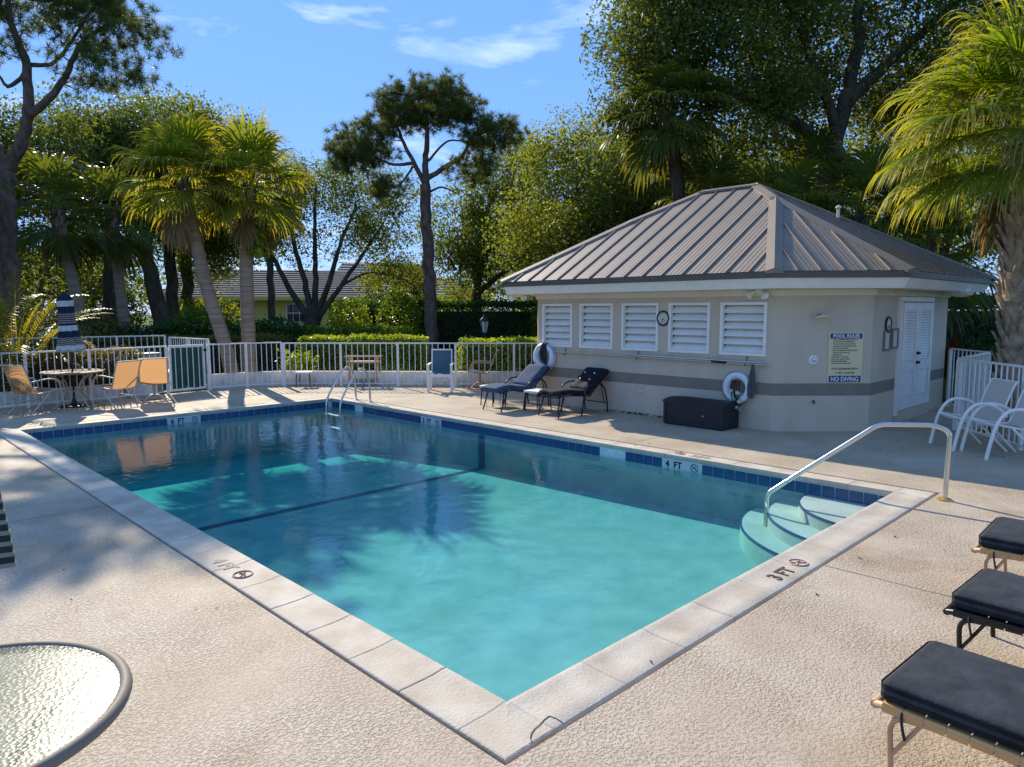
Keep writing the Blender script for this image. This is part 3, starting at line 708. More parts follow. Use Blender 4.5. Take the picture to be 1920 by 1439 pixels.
# louvred windows
for a, b in wins:
    g = G(); t = .045; x = X0-.012
    for cy, cz, sy, sz in (((a+b)/2, 1.17+t/2, b-a, t), ((a+b)/2, 2.02-t/2, b-a, t), (a+t/2, 1.595, t, .85-2*t), (b-t/2, 1.595, t, .85-2*t)):
        g.box((x+.03, cy, cz), (.084, sy, sz))
    w_ = ph('louvre_window', g, MT['white'])
    w_.matrix_parent_inverse = Matrix.Translation((-10.8, -4.8, 0))
    zz = 1.222+.1267*np.arange(6)+.050
    for z in zz:
        m_ = Matrix.Rotation(R(-50), 3, 'Y')
        q = rboxg((X0+.070, (a+b)/2, z+.012), (.172, b-a-2*t-.004, .017), .004, 1, rot=m_)
        mk('slat', G().add(*q), MT['white'], w_)
# door in the side wall
D = ph('double_door', G().box((11.435, Y0-.012, 1.105), (1.60, .02, 1.80)), MT['frame'])  # dark backing slab, its colour stands for the shadow behind the louvres
g = G(); y = Y0-.03
for cx, cz, sx, sz in ((10.575, 1.08, .075, 1.92), (12.285, 1.08, .075, 1.92), (11.43, 2.065, 1.785, .075)): g.box((cx, y+.012, cz), (sx, .07, sz))
mk('door_frame', g, MT['white'], D)
for x0, x1 in ((10.63, 11.42), (11.44, 12.23)):
    g = G(); y = Y0-.05
    for cx, cz, sx, sz in ((x0+.055, 1.105, .11, 1.80), (x1-.055, 1.105, .11, 1.80), ((x0+x1)/2, .30, x1-x0-.22, .19), ((x0+x1)/2, .93, x1-x0-.22, .17), ((x0+x1)/2, 1.945, x1-x0-.22, .12)): g.box((cx, y, cz), (sx, .04, sz))
    lf = mk('door_leaf', g, MT['white'], D)
    g = G()
    for za, zb_ in ((.40, .84), (1.02, 1.88)):
        for z in np.arange(za+.02, zb_, .046):
            g.box(((x0+x1)/2, y+.006, z), (x1-x0-.22, .007, .044), rot=Matrix.Rotation(R(-34), 3, 'X'))
    o = mk('louvres', g, MT['white'], lf); o['kind'] = 'stuff'
g = G()
for z in (.98, 1.14): g.lathe([(.028, 0), (.03, .02), (.016, .03), (.03, .05), (.0, .065)], (11.40, Y0-.07, z), 10, axis=(0, -1, 0))
mk('door_handle', g, MT['blackmetal'], D)
mk('door_sill', G().box((11.43, Y0-.04, .10), (1.70, .09, .19)), MT['paint'], D)

# ------------------------------------------------------------------ things on the pool house
def wall_clock(loc, rz, label):
    t = thing('wall_clock', label, 'clock', loc, rz)
    mk('face', G().lathe([(.0, .016), (.105, .016), (.105, .0)], n=24, axis=(0, -1, 0)), MT['clockface'], t)
    mk('rim', G().tube([(.118*math.cos(a), -.012, .118*math.sin(a)) for a in np.linspace(0, 2*math.pi, 33)[:-1]], .017, 8, closed=True), MT['black'], t)
    g = G(); g.tube([(0, -.02, 0), (.035, -.02, -.045)], .005, 5); g.tube([(0, -.02, 0), (-.02, -.02, -.08)], .004, 5)
    mk('hands', g, MT['ink'], t)
    g = G()
    for k in range(12):
        a = k*math.pi/6; textg(g, str(12 if k == 0 else k), (.082*math.sin(a), -.0175, .082*math.cos(a)-.009), (1, 0, 0), (0, 0, 1), .028, .0005, 'CENTER')
    mk('numerals', g, MT['ink'], t)
wall_clock((X0-.004, 4.635, 1.752), R(-90), 'round black rimmed clock between two louvred windows of the front wall')
wall_clock((10.05, Y0-.004, 1.655), 0, 'round black rimmed clock above two small frames beside the white door')
for x, z, lb in ((10.02, 1.40, 'small taupe framed notice directly under the clock by the door'), (10.40, 1.42, 'small taupe framed notice closest to the white louvred door')):
    t = thing('framed_notice', lb, 'notice', (x, Y0-.003, z))
    g = G(); w_, h_ = .26, .30
    for cx, cz, sx, sz in ((0, h_/2, w_+.03, .03), (0, -h_/2, w_+.03, .03), (w_/2, 0, .03, h_-.03), (-w_/2, 0, .03, h_-.03)): g.box((cx, -.012, cz), (sx, .024, sz))
    mk('frame', g, MT['frame'], t); mk('sheet', G().box((0, -.006, 0), (w_-.03, .008, h_-.03)), MT['paper'], t)
# chamfered corner wall: local frame for the things on it
c0 = Vector((X0, 2.62, 0)); cd = Vector((9.40-X0, Y0-2.62, 0)).normalized(); cn = Vector((cd.y, -cd.x, 0)); CANG = math.atan2(cd.y, cd.x)
def onch(s_, z, off=.003): return c0+cd*s_+cn*off+Vector((0, 0, z))
SG = thing('pool_rules_sign', 'cream and blue POOL RULES sign on the angled corner wall', 'sign', onch(1.105, 1.16), CANG)
mk('panel', G().add(*rboxg((0, -.006, 0), (.535, .012, .79), .004, 1)), MT['cream'], SG)
g = G().box((0, -.0135, .333), (.49, .003, .078)); g.box((0, -.0135, -.333), (.49, .003, .098)); mk('blue_band', g, MT['signblue'], SG)
g = textg(G(), 'POOL RULES', (0, -.0158, .309), (1, 0, 0), (0, 0, 1), .074, .0006, 'CENTER', .002, .98); textg(g, 'NO DIVING', (0, -.0158, -.368), (1, 0, 0), (0, 0, 1), .098, .0006, 'CENTER', .002, .84)
mk('heading', g, MT['whiteink'], SG)
g = G(); z = .268
for ln, x_ in (('NO FOOD OR BEVERAGES IN THE POOL OR', -.20), ('ON POOL WET DECK, COMMERCIALLY', -.20), ('BOTTLED WATER IN PLASTIC BOTTLES IS', -.20), ('ALLOWED ON THE POOL WET DECK FOR', -.20), ('POOL PATRON HYDRATION', -.20), ('NO GLASS OR ANIMALS IN THE FENCED POOL', -.215), ('AREA (OR 50 FEET FROM POOL)', -.20), ('UNFENCED POOL', -.20), ('BATHING LOAD:  18  PERSONS', -.215), ('POOL HOURS:  DAWN TO DUSK', -.215), ('SHOWER BEFORE ENTERING', -.215), ('DO NOT SWALLOW POOL WATER', -.215)):
    textg(g, ln, (x_, -.0128, z), (1, 0, 0), (0, 0, 1), .026, .0005, 'LEFT', .0008, .72); z -= .0335
textg(g, 'POOL MAXIMUM DEPTH:', (0, -.0128, -.190), (1, 0, 0), (0, 0, 1), .044, .0005, 'CENTER', .001, .84); textg(g, '6  FEET  0  INCHES', (0, -.0128, -.255), (1, 0, 0), (0, 0, 1), .044, .0005, 'CENTER', .001, .84)
mk('lettering', g, MT['ink'], SG)
SH = thing('wall_shower_head', 'round beige shower head jutting from the wall above the sign', 'shower head', onch(.66, 1.80), CANG)
mk('arm', G().tube([(0, 0, .02), (0, -.10, .03), (0, -.15, .0)], .012, 8), MT['steel'], SH)
mk('head', G().lathe([(.02, .03), (.06, .02), (.105, .0), (.105, -.02), (.0, -.022)], (0, -.16, -.02), 20, axis=(0, .35, 1)), MT['paintlt'], SH)
PP = thing('push_valve', 'round chrome valve plate on the wall left of the POOL RULES sign', 'valve', onch(.615, 1.122), CANG)
mk('plate', G().lathe([(.075, 0), (.072, .012), (.045, .02), (.04, .008), (.0, .008)], n=24, axis=(0, -1, 0)), MT['white'], PP)
mk('button', G().lathe([(.026, 0), (.026, .035), (.0, .04)], n=14, axis=(0, -1, 0)), MT['steel'], PP)
HB = thing('hose_tap', 'small dark hose tap low on the corner wall below the stripe', 'tap', onch(.63, .47), CANG)
g = G().tube([(0, 0, 0), (0, -.05, 0), (0, -.07, -.03)], .011, 8); mk('spout', g, MT['blackmetal'], HB)
mk('tap_handle', G().lathe([(.024, 0), (.026, .006), (.0, .01)], (0, -.05, .02), 10), MT['blackmetal'], HB)
OT = thing('outlet_cover', 'small beige weatherproof outlet cover low on the front wall under the stripe', 'outlet', (X0-.002, 5.08, .49), R(-90))
mk('plate', G().add(*rboxg((0, -.012, 0), (.085, .024, .13), .006, 2)), MT['paintlt'], OT); mk('flap', G().add(*rboxg((0, -.028, .01), (.065, .01, .09), .004, 1)), MT['beige'], OT)
def floodlight(loc, rz, label):
    t = thing('floodlight', label, 'floodlight', loc, rz)
    mk('base', G().add(*rboxg((0, -.02, 0), (.11, .04, .07), .01, 2)), MT['white'], t)
    for s_ in (-1, 1):
        ax = Vector((s_*.65, -.55, -.55)).normalized(); c = Vector((s_*.06, -.05, -.005))
        o = mk('lamp_head', G().lathe([(.02, -.01), (.026, .03), (.035, .06), (.062, .12), (.062, .128), (.05, .12), (.0, .10)], c, 16, axis=ax), MT['white'], t)
def onfr(y, z): return (X0-.036, y, z)
floodlight(onfr(2.86, 2.185), R(-90), 'white twin floodlight on the frieze above the last louvred window')
floodlight((8.05, 7.95, 2.20), R(-45), 'white twin floodlight under the far left eave of the pool house')
JB = thing('junction_box', 'flat cream junction box on the frieze beside the twin floodlight', 'box', onch(.08, 2.165, .036), CANG)
mk('cover', G().add(*rboxg((0, -.015, 0), (.17, .03, .09), .006, 2)), MT['paintlt'], JB); mk('rim', G().box((0, -.003, 0), (.185, .006, .105)), MT['soffit'], JB)
SL = thing('soffit_light', 'white ribbed round light fixture under the eave past the door', 'light', (12.75, 1.18, ZS))
mk('shade', G().lathe([(.19, -.002), (.20, -.02), (.185, -.035), (.19, -.05), (.165, -.075), (.09, -.10), (.0, -.105)], n=24), MT['paintlt'], SL); mk('collar', G().lathe([(.21, 0), (.21, -.012), (.19, -.014)], n=24), MT['white'], SL)

# pole on wall hooks
PO = thing('service_pole', 'long pale telescopic pool pole on hooks along the front wall', 'pole', (X0-.06, 5, 1.05))
mk('outer_tube', G().tube([(0, 2.18, .02), (0, -2.30, -.012)], .017, 8), MT['beige'], PO)
mk('inner_tube', G().tube([(-.004, .35, .038), (.0, -2.25, .022)], .013, 8), MT['steel'], PO)
mk('grip', G().tube([(0, -1.35, .005), (0, -1.62, .0)], .026, 8), MT['black'], PO)
for y in (1.87, .14, -1.95):
    mk('hook', G().tube(rounded([(.055, y, .10), (.03, y, .10), (.03, y, -.03), (-.03, y, -.03), (-.03, y, .0)], .02), .007, 6), MT['blackmetal'], PO)

def ring_buoy(loc, rz, label, r1, r2, rope_only):
    t = thing('ring_buoy', label, 'life ring', loc, rz)
    R_, r_ = (r1+r2)/2, (r1-r2)/2
    mk('ring', G().tube([(R_*math.cos(a), -r_*.8, R_*math.sin(a)) for a in np.linspace(0, 2*math.pi, 49)[:-1]], r_, 14, closed=True), MT['ring'], t)
    g = G()
    for k in range(4):
        a = k*math.pi/2+.5; a2 = a+math.pi/2
        pts = [((R_+r_+.006)*math.cos(q)*(1-.06*math.sin((q-a)/(a2-a)*math.pi)), -r_*.8-.03, (R_+r_+.006)*math.sin(q)*(1-.06*math.sin((q-a)/(a2-a)*math.pi))) for q in np.linspace(a, a2, 9)]
        g.tube(pts, .005, 5)
        if rope_only: g.tube([((R_-r_)*math.cos(a), -r_*.9, (R_-r_)*math.sin(a)), (R_*math.cos(a), -2*r_-.002, R_*math.sin(a)), ((R_+r_)*math.cos(a+.3), -r_, (R_+r_)*math.sin(a+.3))], .005, 5)
    mk('grab_line', g, MT['rope'], t)
    return t
ring_buoy((X0-.01, 7.40, .955), R(-90), 'white ring buoy with black line at the far left end of the wall', .29, .15, True)
rb2 = ring_buoy((X0-.01, 3.17, .655), R(-90), 'white ring buoy hanging on the wall above the black deck box', .262, .135, False)
FL = thing('float_line', 'black lane line with beige and green floats hung through the white ring', 'float line', (X0-.13, 3.17, .58), R(-90))
g = G(); rr = np.random.default_rng(3)
for k in range(5):
    x = -.06+.03*k; g.tube(spline([(x, 0, .20), (x-.02+.04*rr.random(), -.02, .05), (x+.03*rr.random(), -.01, -.10), (x*.6+.02, -.02, -.2)], 4), .009, 6)
mk('line', g, MT['rope'], FL)
for x, z, m_ in ((-.07, .02, 'foam'), (.05, .0, 'foam'), (-.02, -.11, 'greenf'), (.08, -.14, 'foam'), (.03, -.23, 'foam'), (.10, -.27, 'greenf')):
    mk('float', G().add(*rboxg((x, -.03, z), (.065, .05, .055), .014, 2, rot=Matrix.Rotation(x*8, 3, 'Y'))), MT[m_], FL)
RP = thing('rope_coil', 'black rope bundle draped over the far left ring buoy', 'rope', (X0-.10, 7.36, 1.22), R(-90))
g = G()
for k in range(13):
    x = -.075+.0125*k; d_ = .26+.20*rr.random()+.12*(k > 6)
    g.tube(spline([(x*.5, .07, .0), (x*.6, .0, .02), (x, -.04, -.10), (x*1.2+.02*rr.random(), -.05, -d_*.6), (x*.8+.05*rr.random(), -.03, -d_)], 3), .013, 6)
mk('rope', g, MT['rope'], RP)
NT = thing('leaf_net', 'dark grey skimmer net bag hanging from the right end of the pole', 'net', (X0-.09, 2.92, 1.03), R(-90))
rows = []
for z, wl, wr, dp in ((0, -.015, .03, .0), (-.08, -.03, .05, .03), (-.2, -.06, .06, .05), (-.35, -.085, .055, .06), (-.48, -.09, .04, .05), (-.53, -.05, .02, .04)):
    rows.append([(wl, 0, z), (wl*.5, -dp, z+.01), (0, -dp*.4, z), (wr*.6, -dp*.9, z), (wr, 0, z), (0, .03, z), (wl, 0, z)])
mk('mesh_bag', G().sheet(rows), MT['cloth'], NT); mk('rim', G().tube([(-.02, 0, .0), (.0, -.03, .01), (.035, 0, 0)], .008, 6), MT['blackmetal'], NT)

# deck box
DB = thing('deck_box', 'black plastic deck storage box against the wall under the ring buoy', 'storage box', (8.055, 3.70, 0), R(-92))
mk('body', G().add(*rboxg((0, 0, .20), (1.10, .50, .395), .018, 2)), MT['black'], DB)
rows = [[(x, y, .40+.055*(1-(y/.27)**2)*(1-.25*(abs(x)/.57)**6)) for y in np.linspace(-.27, .27, 11)] for x in np.linspace(-.57, .57, 9)]
lid = G().sheet(rows)
for r_ in (rows[0], rows[-1]): lid.add(r_+[(r_[-1][0], .27, .37), (r_[0][0], -.27, .37)], [tuple(range(13))])
for k in (0, -1): lid.sheet([[r_[k] for r_ in rows], [(r_[k][0], r_[k][1], .37) for r_ in rows]])
L_ = mk('lid', lid, MT['black'], DB); mk('handle', G().box((-.12, -.268, .385), (.22, .02, .02)), MT['blackmetal'], L_)
mk('lock_stud', G().lathe([(.013, 0), (.013, .012), (.0, .014)], (.20, -.25, .20), 10, axis=(0, -1, 0)), MT['steel'], DB)
for s_ in (-1, 1): mk('corner_rib', G().box((s_*.53, -.252, .2), (.05, .02, .36)), MT['black'], DB)

# ================================================================== RAILS AND LADDER
HR = thing('handrail', 'stainless handrail with one brass collar rising from the corner steps', 'handrail', (5.70, -.45, 0))
a3 = Vector((5.03, 1.095, 0)); dv = Vector((5.70-5.03, -.45-1.095, 0)).normalized()
path = [(0.005, -.455), (.005, -.10), (.10, -.02), (.93, .632), (1.06, .735), (1.56, .757), (1.70, .70), (1.687, 0)]
P3 = [a3+dv*s_+Vector((0, 0, z))-Vector((5.70, -.45, 0)) for s_, z in path]
P3 = rounded(P3, .10, 6)
mk('rail', G().tube(P3, .0245, 14), MT['steel'], HR)
mk('collar', G().lathe([(.075, 0), (.072, .012), (.045, .024), (.028, .026)], (0.0, .0, 0), 20), MT['brass'], HR)
LD = thing('pool_ladder', 'stainless two rail pool ladder at the far right corner of the pool', 'ladder', (5.65, 10.42, 0))
for y in (-.27, .27):
    pts = rounded([(.26, y, 0), (.24, y, .50), (.10, y, .76), (-.10, y, .62), (-.46, y, .06), (-.46, y, -.95)], .17, 7)
    ra = mk('rail', G().tube(pts, .021, 12), MT['steel'], LD)
    mk('flange', G().lathe([(.05, 0), (.048, .012), (.024, .02)], (.26, y, 0), 16), MT['steel'], ra)
for z in (-.22, -.48, -.74): mk('tread', G().add(*rboxg((-.46, 0, z), (.085, .54, .025), .008, 2)), MT['white'], LD)

# ================================================================== FENCES
PK = {}
def picket_mesh(h):
    k = round(h, 2)
    if k not in PK:
        o = mk('picket', G().box((0, 0, h/2), (.016, .016, h)), MT['whitef']); PK[k] = o.data; bpy.data.objects.remove(o)
    return PK[k]
def fence(pts, h, label, z0=.07, sp=.135, posts=None, post_h=None, gap=1.37, closed_end=True):
    o0 = Vector((*pts[0], 0)); t = thing('picket_fence', label, 'fence', o0)
    first = True
    for a, b in zip(pts[:-1], pts[1:]):
        a = Vector((*a, 0)); b = Vector((*b, 0)); d = b-a; Ln = d.length; ang = math.atan2(d.y, d.x); d.normalize()
        n = max(1, round(Ln/gap)); seg = Ln/n
        c = (a+b)/2-o0
        mk('top_rail', G().box((c.x, c.y, h), (Ln+.02, .035, .03), ang), MT['whitef'], t)
        mk('bottom_rail', G().box((c.x, c.y, z0), (Ln, .028, .028), ang), MT['whitef'], t)
        for i in range(n+1):
            if i == 0 and not first: continue
            p = a+d*seg*i-o0
            mk('post', G().box((p.x, p.y, (h-.018)/2), (.052, .052, h-.018), ang), MT['whitef'], t)
        first = False
        for i in range(n):
            m_ = max(1, round(seg/sp)); 
            for k in range(1, m_):
                p = a+d*(seg*i+seg*k/m_)-o0
                link('picket', picket_mesh(h-z0-.03), t, (p.x, p.y, z0+.014), ang)
    return t
fence([(-3.1, 14.16), (.69, 14.33), (1.81, 14.33), (3.44, 14.63)], 1.10, 'white picket fence behind the tan table, ending at the gate', gap=1.2, sp=.125)
fence([(4.42, 14.75), (5.34, 14.72), (6.14, 14.44)], 1.10, 'short white picket fence in front of the two palm trunks, right of the gate', gap=.95, sp=.13)
fence([(6.18, 14.40), (11.0, 8.98)], 1.08, 'long white picket fence from the small stool to the pool house', gap=1.335, sp=.148)
fence([(.3, 18.9), (1.18, 18.33), (4.36, 17.4)], 1.25, 'far white picket fence seen above the left hedge', gap=1.3, sp=.14)
fence([(4.44, 17.3), (4.64, 15.25)], 1.20, 'white fence return running back behind the gate', gap=1.0, sp=.12)
fence([(13.42, 1.46), (12.57, .66)], 1.13, 'short white fence closing the passage beside the door', gap=1.2, sp=.125)
fence([(12.52, .64), (10.48, .62)], 1.13, 'white fence side facing the louvred door, seen end on', gap=1.02, sp=.12)
fence([(10.43, .58), (9.26, -.45), (7.6, -1.95)], 1.13, 'white picket fence behind the two white sling chairs', gap=1.56, sp=.128)
# gate
GT = thing('gate', 'white picket gate with green mesh screen behind its bars', 'gate', (3.50, 14.64, 0), math.atan2(.15, .87))
gl_ = .86
for z, h_ in ((1.085, .055), (.08, .045)): mk('gate_rail', G().box((gl_/2, 0, z), (gl_, .035, h_)), MT['whitef'], GT)
for x in (.02, gl_-.02): mk('gate_post', G().box((x, 0, .585), (.045, .045, 1.05)), MT['whitef'], GT)
for k in range(1, 6): mk('picket', G().box((gl_*k/6, 0, .58), (.018, .018, .955)), MT['whitef'], GT)
rows = [[(gl_*.04+gl_*.92*i/24, .030+.004*math.sin(i*1.3), z) for i in range(25)] for z in (.12, .4, .7, 1.0, 1.05)]
mk('mesh_screen', G().sheet(rows), MT['gscreen'], GT)
mk('latch', G().add(*rboxg((gl_+.01, -.03, .98), (.07, .03, .06), .006, 1)), MT['blackmetal'], GT)
for s_ in (.2, .9): mk('hinge', G().tube([(-.005, -.02, s_), (-.005, -.02, s_+.09)], .014, 8), MT['steel'], GT)
UB = thing('utility_box', 'grey metal utility cabinet behind the fence just left of the gate', 'cabinet', (3.23, 15.35, -.02), R(8))
mk('body', G().add(*rboxg((0, 0, .46), (.52, .4, .92), .015, 2)), MT['box'], UB); mk('door', G().box((0, -.206, .46), (.44, .012, .8)), MT['box'], UB); mk('cap', G().add(*rboxg((0, 0, .935), (.56, .44, .03), .008, 1)), MT['box'], UB)

# ================================================================== FURNITURE
def sweep(prof, w, bulge=.0, n=5):
    rows = []
    for y, z in prof: rows.append([(x*w/2, y, z-bulge*(1-x*x)) for x in np.linspace(-1, 1, n)])
    return G().sheet(rows)
def prof_spline(P, n=5): return [(p.x, p.y) for p in spline([(a, b, 0) for a, b in P], n)]
def sling_chair(kind, label, frame, sling, loc, rz, group=None):
    t = thing('sling_chair', label, 'chair', loc, rz, group)
    pr = prof_spline([(.27, .425), (.23, .445), (.05, .41), (-.17, .385), (-.25, .46), (-.33, .70), (-.41, .90), (-.45, .93)], 5)
    cut = [i for i, p in enumerate(pr) if p[0] < -.19][0]
    mk('seat', sweep(pr[:cut+1], .50, .018), sling, t); mk('backrest', sweep(pr[cut-1:], .50, .0), sling, t)
    for s_ in (-1, 1): mk('side_rail', G().tube([(s_*.262, y, z) for y, z in pr], .014, 8), frame, t)
    mk('top_bar', G().tube([(-.262, *pr[-1]), (.262, *pr[-1])], .013, 8), frame, t)
    mk('front_bar', G().tube([(-.262, .24, .435), (.262, .24, .435)], .012, 8), frame, t)
    if kind == 'swivel':
        for s_ in (-1, 1): mk('arm', G().tube(rounded([(s_*.27, .20, .43), (s_*.30, .22, .62), (s_*.30, .0, .66), (s_*.285, -.33, .62)], .09), .014, 8), frame, t)
        mk('pedestal', G().tube([(0, 0, .40), (0, 0, .10)], .03, 10), frame, t)
        g = G()
        for k in range(4):
            a = R(45)+k*R(90); g.tube(spline([(.0, 0, .14), (.14*math.cos(a), .14*math.sin(a), .12), (.31*math.cos(a), .31*math.sin(a), .016)], 5), .017, 8)
        g.tube([(.31*math.cos(a), .31*math.sin(a), .014) for a in np.linspace(0, 2*math.pi, 29)[:-1]], .012, 6, closed=True)
        mk('base', g, frame, t)
        mk('spring_bracket', G().box((0, 0, .39), (.30, .26, .03)), frame, t)
    elif kind == 'curve':
        for s_ in (-1, 1):
            mk('arm', G().tube(spline([(s_*.285, .36, 0), (s_*.285, .31, .25), (s_*.285, .24, .48), (s_*.285, .12, .62), (s_*.285, -.05, .64), (s_*.28, -.22, .57), (s_*.27, -.32, .47)], 5), .023, 8), frame, t)
            mk('leg', G().tube([(s_*.268, .05, .40), (s_*.285, -.34, 0)], .016, 8), frame, t)
    else:
        for s_ in (-1, 1):
            mk('arm', G().tube(rounded([(s_*.29, .33, 0), (s_*.29, .25, .60), (s_*.295, .06, .655), (s_*.28, -.32, .61)], .10), .015, 8), frame, t)
            mk('leg', G().tube([(s_*.268, .08, .405), (s_*.29, -.36, 0)], .014, 8), frame, t)
            mk('stretcher', G().tube([(s_*.29, .29, .22), (s_*.28, -.12, .20)], .009, 6), frame, t)
    return t
def yaw(dx, dy): return math.atan2(dy, dx)-R(90)     # rotation so that local +y looks along (dx, dy)
GRP = 'tan sling chairs round the far patio table'
ch = sling_chair('plain', 'tan sling chair in side view at the left of the patio table', MT['beige'], MT['sling'], (.66, 13.38, 0), yaw(.9, .45), GRP)
dup(ch, (1.98, 13.20, 0), yaw(-.35, .94), 'tan sling chair with its glowing orange back to the pool, beside the table', GRP)
sling_chair('swivel', 'tan swivel rocker with a glowing orange back, by the gate', MT['beige'], MT['sling'], (2.82, 13.62, 0), yaw(.30, .95), GRP)
sling_chair('swivel', 'empty tan swivel chair seen from the side at the long fence', MT['tanmetal'], MT['slingw'], (9.22, 10.42, 0), yaw(-.71, .70))
wc = sling_chair('curve', 'white sling armchair beside the fence, left one of the white pair', MT['white'], MT['slingw'], (9.00, .10, 0), yaw(-.68, .73), 'white sling chairs by the right fence')
dup(wc, (8.66, -.36, 0), yaw(-.66, .75), 'white sling armchair cut by the right picture edge', 'white sling chairs by the right fence')
# blue high-backed chair with square white frame
BC = thing('patio_chair', 'white framed chair with a blue see-through sling back at the fence', 'chair', (8.22, 10.68, 0), yaw(-.70, -.71))
for s_ in (-1, 1):
    mk('leg', G().box((s_*.27, .24, .31), (.055, .055, .62)), MT['white'], BC); mk('leg', G().box((s_*.27, -.28, .21), (.045, .045, .42)), MT['white'], BC)
    mk('arm', G().box((s_*.27, -.02, .635), (.06, .62, .028)), MT['white'], BC)
    mk('back_post', G().box((s_*.235, -.30, .68), (.028, .03, .56), rot=Matrix.Rotation(R(10), 3, 'X')), MT['white'], BC)
mk('seat', G().add(*rboxg((0, -.02, .41), (.50, .50, .03), .008, 1)), MT['slingb'], BC)
mk('backrest', G().box((0, -.30, .68), (.45, .006, .53), rot=Matrix.Rotation(R(10), 3, 'X')), MT['slingb'], BC)
mk('front_rail', G().box((0, .245, .385), (.49, .03, .06)), MT['white'], BC); mk('top_bar', G().box((0, -.348, .955), (.50, .028, .028)), MT['white'], BC)
# patio table with umbrella
PT = thing('patio_table', 'tan round patio table by the left fence with folded umbrella through it', 'table', (1.38, 13.86, 0))
mk('tabletop', G().lathe([(.0, .0), (.53, .0), (.555, .012), (.555, .032), (.53, .04), (.0, .04)], (0, 0, .68), 36), mat('tan_table_top', (.40, .27, .17), .7, 0, .1, 9, spec=.2), PT)
for k in range(4):
    a = k*R(90)+.4; c, s_ = math.cos(a), math.sin(a)
    mk('leg', G().tube(spline([(.46*c, .46*s_, .68), (.22*c, .22*s_, .5), (.18*c, .18*s_, .28), (.42*c, .42*s_, 0)], 4), .016, 8), MT['beige'], PT)
mk('brace_ring', G().tube([(.20*math.cos(a), .20*math.sin(a), .33) for a in np.linspace(0, 2*math.pi, 25)[:-1]], .010, 6, closed=True), MT['beige'], PT)
def folded_canopy(prof, n=8, pleat=.16, sm=6):
    """closed umbrella cloth hanging in folds; prof: (radius, z, band 0..1)"""
    V, B, F = [], [], []
    m_ = n*sm
    for r_, z, b_ in prof:
        for k in range(m_):
            a = 2*math.pi*k/m_; q = 1+pleat*math.cos(n*a+.4*math.sin(a*2))*(min(1, r_/.08)); V.append((r_*q*math.cos(a), r_*q*math.sin(a), z-.006*(q-1)/max(pleat, .01)*(r_ > .15))); B.append(b_)
    for i in range(len(prof)-1):
        for k in range(m_): F.append((i*m_+k, i*m_+(k+1) % m_, (i+1)*m_+(k+1) % m_, (i+1)*m_+k))
    return np.array(V), np.array(F), B
NV, WH, BG = (.016, .026, .042), (.50, .53, .54), (.34, .30, .26)
bands = [(0, WH), (.02, BG)]
sm_ = []
def stripes(p0, p1, n, c1, c2): return [(p0+(p1-p0)*i/(2*n), c1 if i % 2 == 0 else c2) for i in range(2*n)]
bands = [(0, BG), (.03, WH), (.10, BG)]+stripes(.11, .26, 5, NV, BG)[:9]+[(.27, NV), (.34, WH), (.43, NV)]+stripes(.47, .68, 6, BG, NV)[:10]+[(.69, NV), (.75, WH), (.84, NV)]
FU = thing('patio_umbrella', 'folded navy, white and striped umbrella standing in the far patio table', 'umbrella', (1.38, 13.86, 0))
prof = []
for t in np.linspace(0, 1, 90):
    z = .10+t*.0; zz = 1.12+1.18*t
    r_ = np.interp(t, [0, .04, .2, .36, .42, .55, .7, .8, .84, .93, 1.0], [.225, .22, .185, .145, .140, .130, .125, .125, .140, .09, .010])
    prof.append((r_, zz, t))
V, F, B = folded_canopy(prof)
o = link('canopy', npmesh('canopy', V, F, stripemat('striped_canopy', bands), ('band', B), True), FU); o.rotation_euler = (R(1.5), R(-3), 0); o.location = (.06, .02, 0)
mk('pole', G().tube([(0, 0, .02), (.02, 0, 1.3), (.0, 0, 2.32)], .019, 10), MT['blackmetal'], FU)
mk('base', G().lathe([(.24, 0), (.24, .03), (.06, .06), (.03, .16), (.0, .16)], n=24), MT['black'], FU)
# near round glass table with its umbrella
NTb = thing('glass_table', 'round patterned glass table at the lower left with a grey metal rim', 'table', (-2.109, .291, 0))
mk('glass_top', G().lathe([(.0, .012), (.485, .012), (.485, .004), (.0, .004)], (0, 0, .685), 48, smooth=False), MT['tabglass'], NTb)
mk('rim', G().tube([(.494*math.cos(a), .494*math.sin(a), .685) for a in np.linspace(0, 2*math.pi, 65)[:-1]], .021, 10, closed=True), MT['frame'], NTb)
for k in range(4):
    a = k*R(90)+.15; c, s_ = math.cos(a), math.sin(a)
    mk('leg', G().tube(spline([(.47*c, .47*s_, .66), (.30*c, .30*s_, .60), (.14*c, .14*s_, .40), (.20*c, .20*s_, .2), (.40*c, .40*s_, .01)], 5), .018, 8), MT['frame'], NTb)
mk('brace_ring', G().tube([(.15*math.cos(a), .15*math.sin(a), .36) for a in np.linspace(0, 2*math.pi, 29)[:-1]], .012, 6, closed=True), MT['frame'], NTb)
NU = thing('patio_umbrella', 'folded green and beige striped umbrella at the left edge over the glass table', 'umbrella', (-2.109, .291, 0))
GRN = (.010, .022, .022); GB = (.21, .23, .19)
prof = [(np.interp(t, [0, .06, .35, .7, .9, 1.0], [.180, .175, .14, .11, .09, .012]), 1.16+1.2*t, t) for t in np.linspace(0, 1, 400)]
V, F, B = folded_canopy(prof, 7, .30)
o = link('canopy', npmesh('canopy', V, F, evenstripes('green_stripe_canopy', GRN, GB, 36), ('band', B), True), NU); o.rotation_euler = (0, R(0), R(20))
mk('pole', G().tube([(0, 0, .02), (0, 0, 2.4)], .019, 10), MT['blackmetal'], NU); mk('base', G().lathe([(.24, 0), (.24, .03), (.06, .06), (.03, .2), (.0, .2)], n=24), MT['black'], NU)

